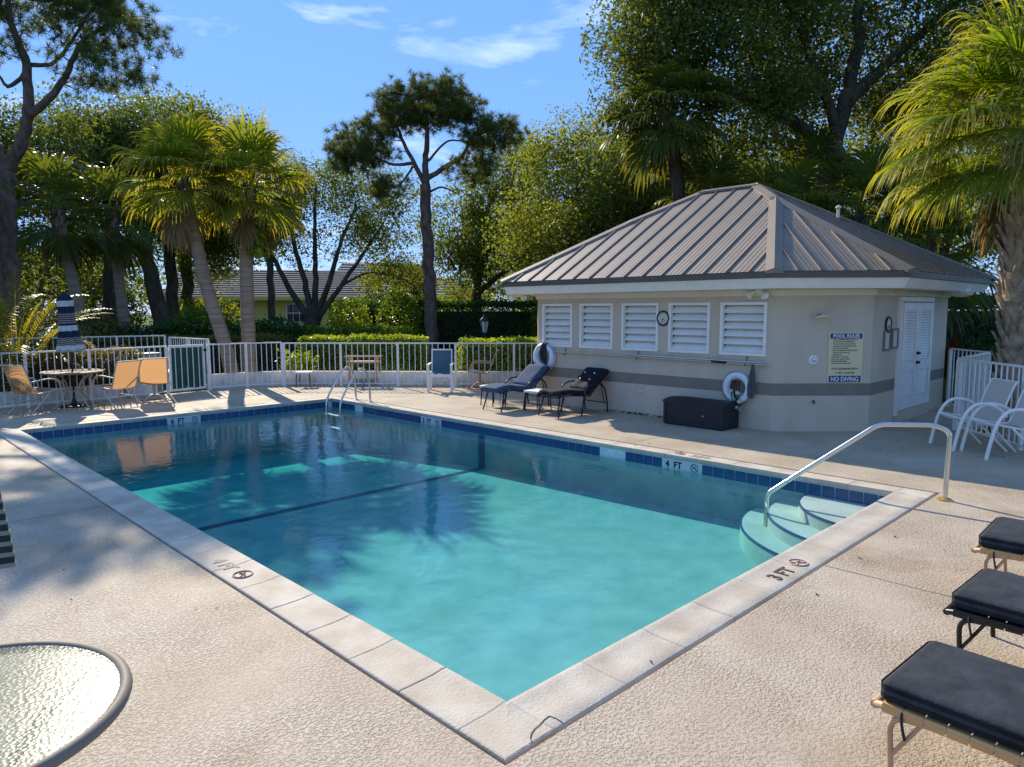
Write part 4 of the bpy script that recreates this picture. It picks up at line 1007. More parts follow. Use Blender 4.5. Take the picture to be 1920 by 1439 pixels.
# cushioned loungers at the pool house
def house_lounger(label, cush, loc, rz, tufted, straight, group):
    t = thing('chaise_lounge', label, 'lounger', loc, rz, group)      # local +y runs from foot to head
    ps = prof_spline(([(0, .385), (.12, .40), (.35, .40), (.62, .375), (.80, .36)] if straight else [(-.02, .36), (.05, .39), (.30, .41), (.50, .375), (.82, .355)]), 5)
    hb = [(.80, .375), (.94, .49), (1.12, .63), (1.31, .78)]
    th = .09
    def slab(pr, w, tuft):
        rows = []; n = len(pr)
        nx = 13
        for i, (y, z) in enumerate(pr):
            a = pr[max(i-1, 0)]; b = pr[min(i+1, n-1)]; d = Vector((b[0]-a[0], b[1]-a[1])).normalized(); nn = Vector((-d.y, d.x))
            e_ = min(1, i/2, (n-1-i)/2)
            loop = []
            for k in range(nx):
                x = -1+2*k/(nx-1); edge = (1-abs(x)**8)*math.sqrt(max(e_, .02)); h = th*(.35+.65*edge)
                if tuft: h -= .022*(math.cos(x*math.pi*2.0)*.5+.5)*(math.cos(i/n*math.pi*6)*.5+.5)
                loop.append((x*w/2, y+nn.x*h, z+nn.y*h))
            for k in range(nx-1, -1, -1):
                x = -1+2*k/(nx-1); loop.append((x*w/2*.98, y, z))
            loop.append(loop[0]); rows.append(loop)
        g = G().sheet(rows)
        for r_ in (rows[0], rows[-1]): g.add(r_[:-1], [tuple(range(len(r_)-1))])
        return g
    mk('seat_cushion', slab(ps, .56, tufted), cush, t)
    bc = mk('back_cushion', slab(prof_spline(hb, 5), .56, tufted), cush, t)
    if tufted:
        for bx in (-.12, .12):
            for k in (.42, .68):
                y = .80+.51*k-.062; z = .375+.405*k+.077; mk('button', G().lathe([(.016, 0), (.014, .012), (.0, .016)], (bx, y, z), 10, axis=(0, -.72, .70)), MT['white'], bc)
    f = MT['blackmetal']
    for s_ in (-1, 1):
        mk('side_rail', G().tube([(s_*.27, y, z-.02) for y, z in ps]+[(s_*.27, y+.01, z-.02) for y, z in hb[1:]], .013, 8), f, t)
        mk('leg', G().tube([(s_*.26, .16, .35), (s_*.26, .02, 0)], .013, 8), f, t)
        mk('leg', G().tube([(s_*.27, .66, .35), (s_*.27, .60, 0)], .013, 8), f, t)
        mk('arm', G().tube(spline([(s_*.30, .56, 0), (s_*.31, .62, .34), (s_*.32, .70, .50), (s_*.32, .92, .56), (s_*.31, 1.12, .50), (s_*.30, 1.22, .28), (s_*.29, 1.27, 0)], 5), .014, 8), f, t)
        mk('prop', G().tube([(s_*.24, 1.12, .58), (s_*.24, 1.22, .18)], .010, 6), f, t)
    for y, z in ((.05, .355), (.70, .345), (1.31, .74)): mk('cross_bar', G().tube([(-.27, y, z), (.27, y, z)], .012, 8), f, t)
    mk('rear_bar', G().tube([(-.29, 1.22, .18), (.29, 1.22, .18)], .010, 6), f, t)
    g = G()
    for s_ in (-.2, .2): g.tube(spline([(s_, .05, .36), (s_+.01, .04, .2), (s_-.01, .07, .02)], 3), .004, 5)
    mk('tie_cord', g, MT['rope'], t)
    return t
LG = 'cushioned loungers in front of the pool house'
house_lounger('lounger with faded slate blue cushion, nearest the far end of the wall', MT['blue'], (6.80, 7.42, 0), yaw(1, -.03), False, False, LG)
house_lounger('lounger with dark navy buttoned cushion in the eave shadow', MT['navy'], (6.98, 6.14, 0), yaw(1, -.08), True, True, LG)
def side_table(label, loc, rz, w, h, leg, group=None, top='white'):
    t = thing('side_table', label, 'table', loc, rz, group)
    mk('tabletop', G().add(*rboxg((0, 0, h-.02), (w, w*.9, .04), .012, 2)), MT[top], t)
    for sx in (-1, 1):
        for sy in (-1, 1): mk('leg', G().tube([(sx*w*.40, sy*w*.36, h-.03), (sx*w*.45, sy*w*.40, 0)], .012, 6), leg, t)
    return t
st_ = side_table('low white side table between the two cushioned loungers', (7.42, 6.78, 0), .1, .42, .40, MT['blackmetal'], 'low side tables by the loungers')
dup(st_, (7.42, 8.02, 0), .05, 'low white side table on the fence side of the slate blue lounger', 'low side tables by the loungers')
side_table('small stool table with white top and black legs by the fence bend', (6.47, 13.92, 0), R(-45), .40, .38, MT['blackmetal'])
# tan serving cart behind the ladder
TC = thing('serving_cart', 'tan metal serving cart standing at the fence behind the ladder', 'cart', (7.62, 13.02, 0), R(-46))
for sx in (-1, 1):
    for sy in (-1, 1): mk('leg', G().box((sx*.33, sy*.14, .36), (.05, .04, .72)), MT['tanmetal'], TC)
mk('top_shelf', G().add(*rboxg((0, 0, .60), (.80, .34, .05), .008, 1)), MT['tanmetal'], TC); mk('lower_shelf', G().add(*rboxg((0, 0, .17), (.68, .32, .03), .008, 1)), MT['tanmetal'], TC)
mk('push_rail', G().tube([(-.46, -.14, .745), (.46, -.14, .745)], .014, 8), MT['tanmetal'], TC); mk('push_rail', G().tube([(-.46, .14, .745), (.46, .14, .745)], .014, 8), MT['tanmetal'], TC)

# foreground loungers
def pool_lounger(label, loc, rz, frame, strapm, group, w=.575):
    t = thing('chaise_lounge', label, 'lounger', loc, rz, group)      # local +y from foot to head
    ln = 1.22
    q = rboxg((0, ln/2-.0, .372), (w, ln, .088), .036, 4, puff=.010)
    mk('seat_cushion', G().add(*q), MT['charcoal'], t)
    m_ = Matrix.Rotation(R(38), 3, 'X')
    q = rboxg((0, ln+.33, .62), (w, .78, .088), .036, 4, rot=m_, puff=.010); mk('back_cushion', G().add(*q), MT['charcoal'], t)
    hw = w/2-.004
    for s_ in (-1, 1):
        mk('side_rail', G().tube(rounded([(s_*(hw-.03), -.018, .290), (s_*hw, .05, .312), (s_*hw, ln, .312), (s_*hw, ln+.62, .82)], .05), .017, 8), frame, t)
        mk('leg', G().tube(rounded([(s_*(hw+.004), .22, .30), (s_*(hw+.008), .05, .285), (s_*(hw+.012), .07, .0)], .07), .013, 8), frame, t)
        mk('leg', G().tube([(s_*(hw), ln-.1, .31), (s_*hw, ln+.1, 0)], .014, 8), frame, t)
        mk('brace', G().tube([(s_*(hw+.01), .065, .12), (s_*(hw), .17, .295)], .010, 6), frame, t)
    mk('foot_bar', G().tube(rounded([(-hw+.02, -.018, .290), (hw-.02, -.018, .290)], .02), .019, 8), frame, t)
    mk('cross_bar', G().tube([(-hw, ln, .30), (hw, ln, .30)], .014, 8), frame, t)
    if strapm:
        for k in range(15):
            y = .06+k*.079
            g = G(); rows = []
            for dy in (-.0375, .0375):
                rows.append([(-hw-.020, y+dy, .30), (-hw-.012, y+dy, .328), (-hw+.03, y+dy, .330), (0, y+dy, .316), (hw-.03, y+dy, .330), (hw+.012, y+dy, .328), (hw+.020, y+dy, .30), (hw+.012, y+dy, .288)])
            mk('strap', g.sheet(rows), strapm, t)
    g = G()
    for s_ in (-1, 1): g.tube(spline([(s_*(hw-.02), .10, .33), (s_*(hw+.024), .10, .30), (s_*(hw+.02), .115, .21)], 4), .006, 5)
    mk('tie_cord', g, MT['rope'], t)
    return t
FG = 'dark cushioned loungers along the near side of the pool'
pool_lounger('nearest charcoal cushioned lounger with tan frame and straps', (.995, -1.475, 0), yaw(-.06, -1), MT['tanmetal'], MT['strap'], FG)
pool_lounger('charcoal cushioned lounger with black frame, between the two tan ones', (2.23, -1.425, 0), yaw(-.05, -1), MT['blackmetal'], MT['blackmetal'], FG, .58)
pool_lounger('farthest charcoal cushioned lounger with tan frame, near the handrail', (3.49, -1.26, 0), yaw(.02, -1), MT['tanmetal'], MT['strap'], FG, .62)
CD = thing('blue_cord', 'loose blue cord hanging and curling on the deck beside the black framed lounger', 'cord', (1.9, -1.9, 0))
mk('cord', G().tube(spline([(-.02, .12, .30), (-.03, .10, .14), (-.06, .06, .012), (-.12, .0, .008), (-.10, -.14, .008), (-.2, -.22, .008)], 6), .005, 6), mat('blue_cord', (.03, .08, .28), .6), CD)

# ================================================================== PLANTS
RZV = YAW-R(90)                  # plants' local +x runs to the right of the view, +y away from it
RVx, RVy = math.cos(RZV), math.sin(RZV)
def unit(a): return a/np.maximum(np.linalg.norm(a, axis=-1, keepdims=True), 1e-9)
def leaves(C, size, rng, up=.5, asp=.55, var=.35):
    """one small four-cornered leaf, folded along its midrib, at every point of C"""
    n = len(C); nr = unit(rng.normal(size=(n, 3))+np.array([0, 0, up]))
    a = unit(np.cross(nr, rng.normal(size=(n, 3)))); b = np.cross(nr, a)
    L = size*(1+var*rng.normal(size=(n, 1))).clip(.45, 1.9)
    V = np.empty((n, 4, 3)); V[:, 0] = C-a*L*.5; V[:, 1] = C+b*L*asp*.5+nr*L*.10; V[:, 2] = C+a*L*.5; V[:, 3] = C-b*L*asp*.5+nr*L*.10
    return V.reshape(-1, 3), np.arange(4*n).reshape(n, 4)
def needles(C, size, rng, per=34, up=.5, wid=.016):
    n = len(C); d = unit(rng.normal(size=(n, per, 3))+np.array([0, 0, up])); s = unit(np.cross(d, rng.normal(size=(n, per, 3))))
    L = size*(.7+.5*rng.random((n, per, 1))); c = C[:, None]
    V = np.stack([c+s*wid*.5+d*L*.08, c-s*wid*.5+d*L*.08, c+d*L], 2)
    return V.reshape(-1, 3), np.arange(3*n*per).reshape(-1, 3)
def tree(name, label, base, limbs, blobs, leaf, bark, ncl, nleaf, lsize, cr=.42, kind='leaf', seed=0, group=None, twig=.02, cat='tree', flat=.75, sag=.0, inner=3.4):
    rng = np.random.default_rng(seed+100)
    t = thing(name, label, cat, (base[0], base[1], -.07), RZV, group)
    g = G(); nodes = []; nr = []
    for P, r0, r1 in limbs:
        pts = spline(P, 6); m = len(pts)
        wob = [Vector(rng.normal(size=3)*r0*.10) for _ in pts]; pts = [p+w for p, w in zip(pts, wob)]
        rad = [r0+(r1-r0)*(i/(m-1)) for i in range(m)]
        if P[0][2] < .1: rad[0] *= 1.5; rad[1] *= 1.2
        g.tube(pts, rad, 9)
        for p, r_ in zip(pts, rad):
            if p.z > pts[-1].z*.45: nodes.append(p[:]); nr.append(r_)
    w = np.array([b[6] for b in blobs], float); w /= w.sum(); cl = []
    for b, k in zip(blobs, np.round(w*ncl).astype(int)):
        d = unit(rng.normal(size=(k, 3)))*(rng.random((k, 1))**(1/inner)); cl.append(np.array(b[:3])+d*np.array(b[3:6])*(1+.06*rng.normal(size=(k, 1))))
    cl = np.concatenate(cl); nodes = np.array(nodes); nr = np.array(nr)
    order = np.argsort(np.linalg.norm(cl-nodes.mean(0), axis=1))
    for i in order:
        c = cl[i]; dd = np.linalg.norm(nodes-c, axis=1)+.5*np.maximum(0, nodes[:, 2]-c[2]); j = int(dd.argmin()); a = nodes[j]; L = np.linalg.norm(c-a)
        if L < .05: continue
        mid1 = a+(c-a)*.35+rng.normal(size=3)*L*.09+np.array([0, 0, L*.05]); mid2 = a+(c-a)*.7+rng.normal(size=3)*L*.09+np.array([0, 0, L*.05])
        r0 = min(nr[j]*.75, .012+twig*L); rr = [r0, r0*.75, r0*.5, r0*.25]
        g.tube([a, mid1, mid2, c], rr, 5, cap=False)
        nodes = np.concatenate([nodes, [mid1, mid2, c]]); nr = np.concatenate([nr, [r0*.75, r0*.5, r0*.3]])
    mk('trunk', g, bark, t)
    if kind == 'needle':
        C = np.repeat(cl, nleaf, 0); C = C+rng.normal(size=C.shape)*cr*np.array([1, 1, flat]); V, F = needles(C, lsize, rng)
    else:
        nleaf = int(nleaf*1.15); lsize = lsize*.80; C = np.repeat(cl, nleaf, 0); cs = 1.15*cr*(.6+.8*rng.random((len(cl), 1))).repeat(nleaf, 0)
        C = C+rng.normal(size=C.shape).clip(-1.7, 1.7)*cs*np.array([1, 1, flat]); C[:, 2] -= sag*rng.random(len(C)); V, F = leaves(C, lsize, rng)
    link('crown', npmesh('crown', V, F, leaf), t)
    return t
def hedge(name, label, p0, p1, h, th, leaf, n, lsize, seed=0, group=None, cat='hedge', z0=-.05, round_=False, topj=.05, flowers=0):
    rng = np.random.default_rng(seed+500)
    d = Vector((p1[0]-p0[0], p1[1]-p0[1])); Ln = d.length; t = thing(name, label, cat, (p0[0], p0[1], z0), math.atan2(d.y, d.x), group)
    u = rng.random((n, 3)); C = np.empty((n, 3)); C[:, 0] = u[:, 0]*Ln; C[:, 1] = (u[:, 1]-.5)*th; C[:, 2] = u[:, 2]*h
    k = rng.random(n)
    top = k < .36; fr = (k >= .36) & (k < .66); bk = (k >= .66) & (k < .8); en = (k >= .8) & (k < .88)
    lump = .5*np.sin(C[:, 0]*2.1+seed)+.5*np.sin(C[:, 0]*5.3+1.7*seed)
    C[top, 2] = h; C[fr, 1] = -th/2; C[bk, 1] = th/2; C[en, 0] = np.where(rng.random(en.sum()) < .5, 0, Ln)
    C[:, 2] += (C[:, 2]/h)*lump*topj*.7
    if round_:
        q = 2*(C[:, 0]/Ln-.5); C[:, 2] *= (1-.35*np.abs(q)**3)*(1-.30*np.abs(2*C[:, 1]/th)**3)
    C += rng.normal(size=C.shape)*np.array([topj, topj*.9, topj*.8])
    C[:, 2] = np.maximum(C[:, 2], .03)
    V, F = leaves(C, lsize, rng, .5)
    link('foliage', npmesh('foliage', V, F, leaf), t)
    g = G(); m = max(4, int(Ln/.22))
    for i in range(m):
        x = Ln*(i+.5)/m+rng.normal()*.05; y = rng.normal()*th*.16; a = np.array([x, y, 0])
        for q in range(3):
            e_ = np.array([x+rng.normal()*.14, y+rng.normal()*th*.2, h*(.7+.18*rng.random())]); g.tube([a, (a+e_)/2+rng.normal(size=3)*.03, e_], [.014, .010, .005], 4, cap=False)
    if not round_: g.box((Ln/2, 0, h*.45), (Ln*.96, th*.55, h*.78))  # opaque dark core box added inside the foliage, not a stem
    mk('stems_and_core', g, MT['soil'], t)
    if flowers:
        i = rng.choice(np.nonzero(top | fr)[0], flowers); V, F = leaves(C[i]+np.array([0, -.02, .04]), .07, rng, .2, .9); link('flowers', npmesh('flowers', V, F, MT['petal']), t)['kind'] = 'stuff'
    return t

# ---- palms
def fan_mesh(name, leaf, el, pet, rad, nseg=34, droop=1.0, hang=.55, seed=0, spread=112, stalk=None):
    """one costapalmate leaf: stalk rising at angle el, pleated blade split into drooping tips"""
    rng = np.random.default_rng(seed+7); V, F, T = [], [], []
    e0 = R(el); P = [np.zeros(3)]; d = np.array([math.cos(e0), 0, math.sin(e0)])
    for k in range(5):
        P.append(P[-1]+d*pet/5); d = unit(d+np.array([0, 0, -.07*droop]))
    def strip(C, W_, side, tip):
        o = len(V)
        for c, w, tt in zip(C, W_, tip): V.append(c-side*w); V.append(c+side*w); T.extend((tt, tt))
        for i in range(len(C)-1): F.append((o+2*i, o+2*i+1, o+2*i+3, o+2*i+2))
    y = np.array([0, 1., 0]); strip(P, [.020, .018, .016, .014, .013, .012], y, [0]*6)
    n0 = np.cross(d, y)*-1; n0 = np.cross(y, d)*-1 if n0[2] < 0 else n0
    H = P[-1]; th = np.linspace(-R(spread), R(spread), nseg); dth = th[1]-th[0]
    for i, a in enumerate(th):
        L = rad*(1-.22*(abs(a)/R(spread))**2)*(1+.08*rng.normal()); dr = unit(d*math.cos(a)+y*math.sin(a)+n0*(.30*abs(math.sin(a))-.08)+rng.normal(size=3)*.02)
        side = unit(np.cross(dr, n0)); nn = np.cross(side, dr)
        pts = [H]; dd = dr.copy(); st = np.array([0, .18, .38, .56, .70, .82, .92, 1.0])
        for k in range(1, len(st)):
            if st[k] > hang: dd = unit(dd+np.array([0, 0, -1.])*droop*(.35+.35*rng.random())*(1 if k > 4 else .5))
            else: dd = unit(dd+np.array([0, 0, -1.])*droop*.06)
            pts.append(pts[-1]+dd*L*(st[k]-st[k-1]))
        w = np.minimum(st, .50)*L*math.sin(dth/2)*1.15; w[st > .5] *= np.maximum(.06, (1-st[st > .5])/.5)**.8
        s2 = unit(side+nn*(.45 if i % 2 else -.45)); strip(pts, w, s2, st)
    me = npmesh(name, np.array(V), np.array(F), leaf, ('tip', T)); return me
def feather_mesh(name, leaf, el, length, droop=.14, npair=30, ll=.42, seed=0):
    rng = np.random.default_rng(seed+9); V, F, T = [], [], []
    d = np.array([math.cos(R(el)), 0, math.sin(R(el))]); p = np.zeros(3); y = np.array([0, 1., 0]); P = [p]; D = [d]
    for k in range(14): p = p+d*length/14; d = unit(d+np.array([0, 0, -droop])); P.append(p); D.append(d)
    def quad(a, b, c, e, t0, t1): o = len(V); V.extend((a, b, c, e)); T.extend((t0, t0, t1, t1)); F.append((o, o+1, o+2, o+3))
    for k in range(14):
        w = .014*(1-k/16); quad(P[k]-y*w, P[k]+y*w, P[k+1]+y*w*.9, P[k+1]-y*w*.9, 0, 0)
    for i in range(npair):
        s_ = .22+.78*i/npair; f = s_*14; k = min(13, int(f)); c = P[k]+(P[k+1]-P[k])*(f-k); dd = D[k]; L = ll*math.sin(math.pi*min(1, .18+.80*s_))**.7*(1+.1*rng.normal())
        for sg in (-1, 1):
            v = unit(dd*.75+y*sg*(.9)+np.array([0, 0, .28])+rng.normal(size=3)*.08); q = c; side = unit(np.cross(v, [0, 0, 1.]))*.018
            m_ = c+v*L*.5; v2 = unit(v+np.array([0, 0, -.55])); e_ = m_+v2*L*.5
            quad(c-side*.6, c+side*.6, m_+side, m_-side, 0, .4); quad(m_-side, m_+side, e_+side*.1, e_-side*.1, .4, 1)
    return npmesh(name, np.array(V), np.array(F), leaf, ('tip', T))
FV_ = {}
def frond_set(key, leaf, els, pet, rad, **kw):
    FV_[key] = [(e_, fan_mesh('frond', leaf, e_, pet*(1+.12*math.sin(i*2.3)), rad*(1+.08*math.cos(i*1.7)), seed=i+len(key)*13, **kw)) for i, e_ in enumerate(els)]
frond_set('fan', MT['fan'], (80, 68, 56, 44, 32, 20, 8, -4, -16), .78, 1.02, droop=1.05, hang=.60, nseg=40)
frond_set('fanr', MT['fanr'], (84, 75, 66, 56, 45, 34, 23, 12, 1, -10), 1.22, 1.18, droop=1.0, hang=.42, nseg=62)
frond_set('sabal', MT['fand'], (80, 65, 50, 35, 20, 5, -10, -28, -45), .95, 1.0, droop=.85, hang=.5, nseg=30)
frond_set('dead', MT['fandead'], (-50, -62, -74), .6, .85, droop=1.5, hang=.25, nseg=22)
def palm(name, label, base, trunk, r0, r1, key, n, bark, seed=0, group=None, dead=0, boots=0, scale=1., lo=0, hi=None, bootm='boot', thatch=True):
    rng = np.random.default_rng(seed+900)
    t = thing(name, label, 'palm', (base[0], base[1], -.06), RZV, group)
    pts = spline(trunk, 8); m = len(pts)
    rad = [r0+(r1-r0)*i/(m-1) for i in range(m)]; rad[0] *= 1.25
    rad = [r_*(1+.03*math.sin(i*2.6)) for i, r_ in enumerate(rad)]
    fine = []; rf = []
    for i in range(m-1):                                             # leaf-scar rings down the trunk
        for q in range(4): fine.append(pts[i].lerp(pts[i+1], q/4)); rf.append((rad[i]+(rad[i+1]-rad[i])*q/4)*(1.035 if q % 2 else .985))
    fine.append(pts[-1]); rf.append(rad[-1]); tr = mk('trunk', G().tube(fine, rf, 14), bark, t)
    top = pts[-1]
    vs = FV_[key]; hi = hi or len(vs)
    for i in range(n):
        k = lo+int((i/n)**.85*(hi-lo)); e_, me = vs[min(k, len(vs)-1)]
        o = link('frond', me, t, top+Vector((0, 0, -.30*(i/n)+.05)), i*2.39996+rng.normal()*.2, scale*(.88+.22*rng.random()))
    for i in range(dead):
        e_, me = FV_['dead'][i % 3]; link('dead_frond', me, t, top+Vector((0, 0, -.35)), rng.random()*6.28, scale*(.8+.3*rng.random()))
    g = G()
    if boots:
        L = [0]
        for a, b in zip(pts[:-1], pts[1:]): L.append(L[-1]+(b-a).length)
        for i in range(boots):
            s_ = L[-1]*(1-(i/boots)**1.0*.97); j = min(max(np.searchsorted(L, s_)-1, 0), m-2); c = pts[j].lerp(pts[j+1], (s_-L[j])/max(1e-6, L[j+1]-L[j])); a = i*2.39996+rng.normal()*.12
            rr_ = rad[j]; o_ = Vector((math.cos(a), math.sin(a), 0)); sd_ = Vector((-o_.y, o_.x, 0)); ln = (.17+.10*rng.random())*(1.25 if i < boots*.2 else 1)
            w = .055+.02*rng.random(); b0 = c+o_*rr_*.85-Vector((0, 0, .06)); e1 = c+o_*(rr_+.06+.05*rng.random())+Vector((0, 0, ln)); lean = sd_*(.05*rng.normal())
            g.add([b0-sd_*w*1.3, b0+sd_*w*1.3, b0+o_*.035, e1-sd_*w*.45+lean, e1+sd_*w*.45+lean, e1+o_*.03+lean], [(0, 2, 5, 3), (2, 1, 4, 5), (1, 0, 3, 4), (3, 5, 4)])
        o = mk('leaf_base_boots', g, MT[bootm], tr); o['kind'] = 'stuff'
    elif thatch:
        for i in range(46):
            a = i*2.4; z = -rng.random()*.75; rr_ = r1*(1.0+.25*rng.random()); o_ = Vector((math.cos(a), math.sin(a), 0)); b0 = top+o_*rr_+Vector((0, 0, z)); e1 = b0+o_*.10*rng.random()+Vector((0, 0, .22))
            sd_ = Vector((-o_.y, o_.x, 0))*.045; g.add([b0-sd_, b0+sd_, e1+sd_*.5, e1-sd_*.5], [(0, 1, 2, 3)])
        o = mk('leaf_base_boots', g, MT['bootd'], tr); o['kind'] = 'stuff'
    return t
def off(base, s_, t_): return (base[0]+RVx*s_-RVy*t_, base[1]+RVy*s_+RVx*t_)

GP = 'fan palms by the gate'
pa = palm('fan_palm', 'fan palm with a leaning curved trunk behind the gate post', (5.28, 15.62), [(.12, 0, 0), (-.05, 0, 1.0), (-.48, 0, 2.6), (-.78, 0, 4.2), (-.94, 0, 5.15)], .185, .14, 'fan', 30, MT['palmbark'], 1, GP, dead=5, scale=1.0)
pb = palm('fan_palm', 'fan palm with a straight upright trunk right of the leaning one', (5.80, 15.60), [(.0, 0, 0), (.02, 0, 1.5), (.04, 0, 3.2), (.12, 0, 4.4), (.2, 0, 5.1)], .175, .16, 'fan', 32, MT['palmbark'], 2, GP, dead=5, scale=1.02)
# small epiphyte fern on the upright palm
hedge('shrub', 'bright green fern tuft growing high on the upright fan palm trunk', (5.95, 15.35), (6.1, 15.2), .75, .28, MT['hedgebright'], 420, .16, 77, None, 'fern', 3.25, True, .1)
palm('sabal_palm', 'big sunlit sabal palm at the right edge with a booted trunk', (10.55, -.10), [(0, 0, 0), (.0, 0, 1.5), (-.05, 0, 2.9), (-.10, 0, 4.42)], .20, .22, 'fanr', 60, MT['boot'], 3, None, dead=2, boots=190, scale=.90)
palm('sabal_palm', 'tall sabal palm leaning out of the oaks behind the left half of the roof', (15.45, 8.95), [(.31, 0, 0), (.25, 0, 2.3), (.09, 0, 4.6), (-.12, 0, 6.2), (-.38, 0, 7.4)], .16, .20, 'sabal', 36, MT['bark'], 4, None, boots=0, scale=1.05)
GQ = 'low sabal palms behind the pool house roof'
for i, (px, py, h, lb) in enumerate(((16.2, 8.3, 4.6, 'low dark sabal palm rising just behind the roof ridge'), (15.6, 5.9, 4.1, 'low dark sabal palm behind the roof, right of the ridge end'), (17.0, 4.6, 4.3, 'low dark sabal palm under the big oak trunk'), (16.9, 3.0, 3.3, 'low dark sabal palm behind the right eave of the roof'), (19.2, 6.9, 5.6, 'dark sabal palm with crown under the big oak limbs'))):
    palm('sabal_palm', lb, (px, py), [(0, 0, 0), (.05, 0, h*.5), (.0, 0, h)], .16, .18, 'sabal', 26, MT['bark'], 10+i, GQ, scale=1.05)
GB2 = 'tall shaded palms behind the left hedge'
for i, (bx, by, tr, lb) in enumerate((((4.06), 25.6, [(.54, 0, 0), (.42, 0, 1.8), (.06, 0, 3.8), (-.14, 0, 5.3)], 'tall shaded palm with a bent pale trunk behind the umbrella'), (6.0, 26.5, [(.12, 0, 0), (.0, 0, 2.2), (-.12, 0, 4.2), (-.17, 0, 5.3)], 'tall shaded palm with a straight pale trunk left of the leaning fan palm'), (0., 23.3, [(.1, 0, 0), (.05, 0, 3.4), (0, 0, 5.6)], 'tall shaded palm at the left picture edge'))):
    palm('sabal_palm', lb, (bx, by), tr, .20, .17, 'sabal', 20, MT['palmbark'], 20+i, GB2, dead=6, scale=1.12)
# feather palm clump at the left edge, one leaf object each
AR = thing('feather_palm', 'clump of feathery yellow green palm leaves at the left edge behind the fence', 'palm', (.75, 15.75, -.05), RZV)
FE = [feather_mesh('frond', MT['areca'], e_, 2.7, .12+.02*i, seed=i) for i, e_ in enumerate((82, 72, 62, 50, 38))]
g = G()
for i in range(34):
    a = i*2.39996; rr_ = .28*math.sqrt(i/34); x, y = rr_*math.cos(a), rr_*math.sin(a); hh = .3+.8*((i*7) % 11)/11
    g.tube([(x, y, 0), (x*1.2, y*1.2, hh)], .03, 6); link('frond', FE[i % 5], AR, (x*1.2, y*1.2, hh), a+.3*math.sin(i), .75+.35*((i*5) % 7)/7)
mk('stem', g, MT['stem'], AR)
CT = thing('feather_palm', 'small feather palm growing below the clump at the far left fence', 'palm', (-.55, 15.25, -.05), RZV)
g = G()
for i in range(16): link('frond', FE[2+i % 3], CT, (0, 0, .25), i*2.39996, .5+.04*(i % 4))
mk('stem', G().tube([(0, 0, 0), (0, 0, .3)], .08, 8), MT['bark'], CT)

# ---- pines
PL1 = (2.19, 23.8)
tree('pine_tree', 'tall forked pine at the left edge with open branches against the sky', PL1,
     [([(-0.20, 0.00, 0.00), (-0.07, 0.00, 2.02), (-0.03, 0.00, 4.62), (0.00, 0.00, 6.18)], 0.324, 0.264), ([(0.00, 0.00, 6.05), (-0.33, 0.13, 7.22), (-0.45, 0.26, 8.78), (-1.04, 0.26, 10.60), (-1.69, 0.26, 12.16)], 0.204, 0.072),
      ([(0.00, 0.00, 6.05), (0.72, -0.13, 6.96), (1.10, -0.26, 8.00), (0.98, -0.13, 9.30), (0.59, 0.00, 10.34), (0.39, 0.00, 11.90)], 0.204, 0.060), ([(1.01, -0.26, 7.61), (1.69, -0.26, 8.13), (2.34, -0.39, 8.78), (2.86, -0.39, 9.69), (3.77, -0.39, 10.21)], 0.132, 0.042),
      ([(0.98, 0.00, 9.04), (0.26, 0.26, 8.65), (-0.13, 0.39, 8.91), (-0.78, 0.52, 10.08)], 0.072, 0.024), ([(0.98, 0.00, 9.17), (1.69, 0.13, 9.30), (2.47, 0.13, 10.21), (3.12, 0.13, 11.12)], 0.072, 0.024), ([(-0.39, 0.00, 8.00), (-1.30, 0.26, 8.78), (-2.34, 0.39, 10.34)], 0.096, 0.036)],
     [(3.77, 0.00, 9.82, 1.30, 1.40, 1.33, 28), (2.60, 0.00, 10.86, 1.69, 1.56, 1.00, 28), (1.17, 0.26, 11.38, 2.61, 1.56, 0.83, 34), (-1.17, 0.26, 11.38, 1.99, 1.56, 1.00, 22), (-2.47, 0.39, 10.21, 1.53, 1.56, 1.33, 14), (0.52, 0.00, 10.21, 1.99, 1.25, 1.00, 8), (2.86, 0.00, 8.91, 0.92, 0.94, 0.58, 8), (2.86, 0.00, 10.47, 1.38, 1.40, 1.33, 16)],
     MT['pineleaf'], MT['barkp'], 360, 5, .26, .17, 'needle', 1, twig=.018)
tree('pine_tree', 'lone flat topped pine standing in the middle behind the hedge', (13.71, 18.1),
     [([(.05, 0, 0), (.02, 0, 2.4), (-.03, 0, 4.6), (-.06, 0, 6.4)], .24, .19), ([(-.06, 0, 6.3), (-.05, 0, 7.2), (.03, 0, 8.2), (.0, 0, 9.0)], .14, .05), ([(-.08, 0, 6.4), (-.45, .1, 7.1), (-.85, .1, 7.9), (-1.1, .1, 8.6)], .10, .04),
      ([(-.5, .1, 7.15), (-1.2, .1, 7.1), (-1.9, .2, 7.4)], .07, .03), ([(0, 0, 6.6), (.7, -.1, 7.0), (1.3, -.1, 7.4), (1.6, -.1, 8.0), (2.3, -.1, 8.2)], .10, .03), ([(.05, 0, 7.2), (.7, .2, 7.9), (1.4, .3, 7.9)], .05, .02), ([(.0, 0, 6.1), (.5, .1, 6.3), (1.0, .1, 6.1)], .05, .02), ([(-.5, 0, 7.0), (-.9, -.2, 6.4), (-1.3, -.3, 6.2)], .05, .015)],
     [(.0, 0, 9.15, 1.65, 1.5, .85, 46), (-1.0, 0, 8.7, 1.0, 1.0, .5, 16), (-2.2, .1, 7.75, 1.2, 1.1, .75, 30), (-2.9, .1, 7.3, .6, .7, .5, 10), (2.3, 0, 8.1, 1.1, 1.1, .6, 24), (1.6, .1, 6.9, .9, .9, .6, 12), (-1.4, -.2, 6.2, .8, .8, .35, 8), (1.1, 0, 8.9, .9, .9, .6, 14)],
     MT['pineleaf'], MT['barkp'], 380, 7, .23, .17, 'needle', 2, twig=.016)

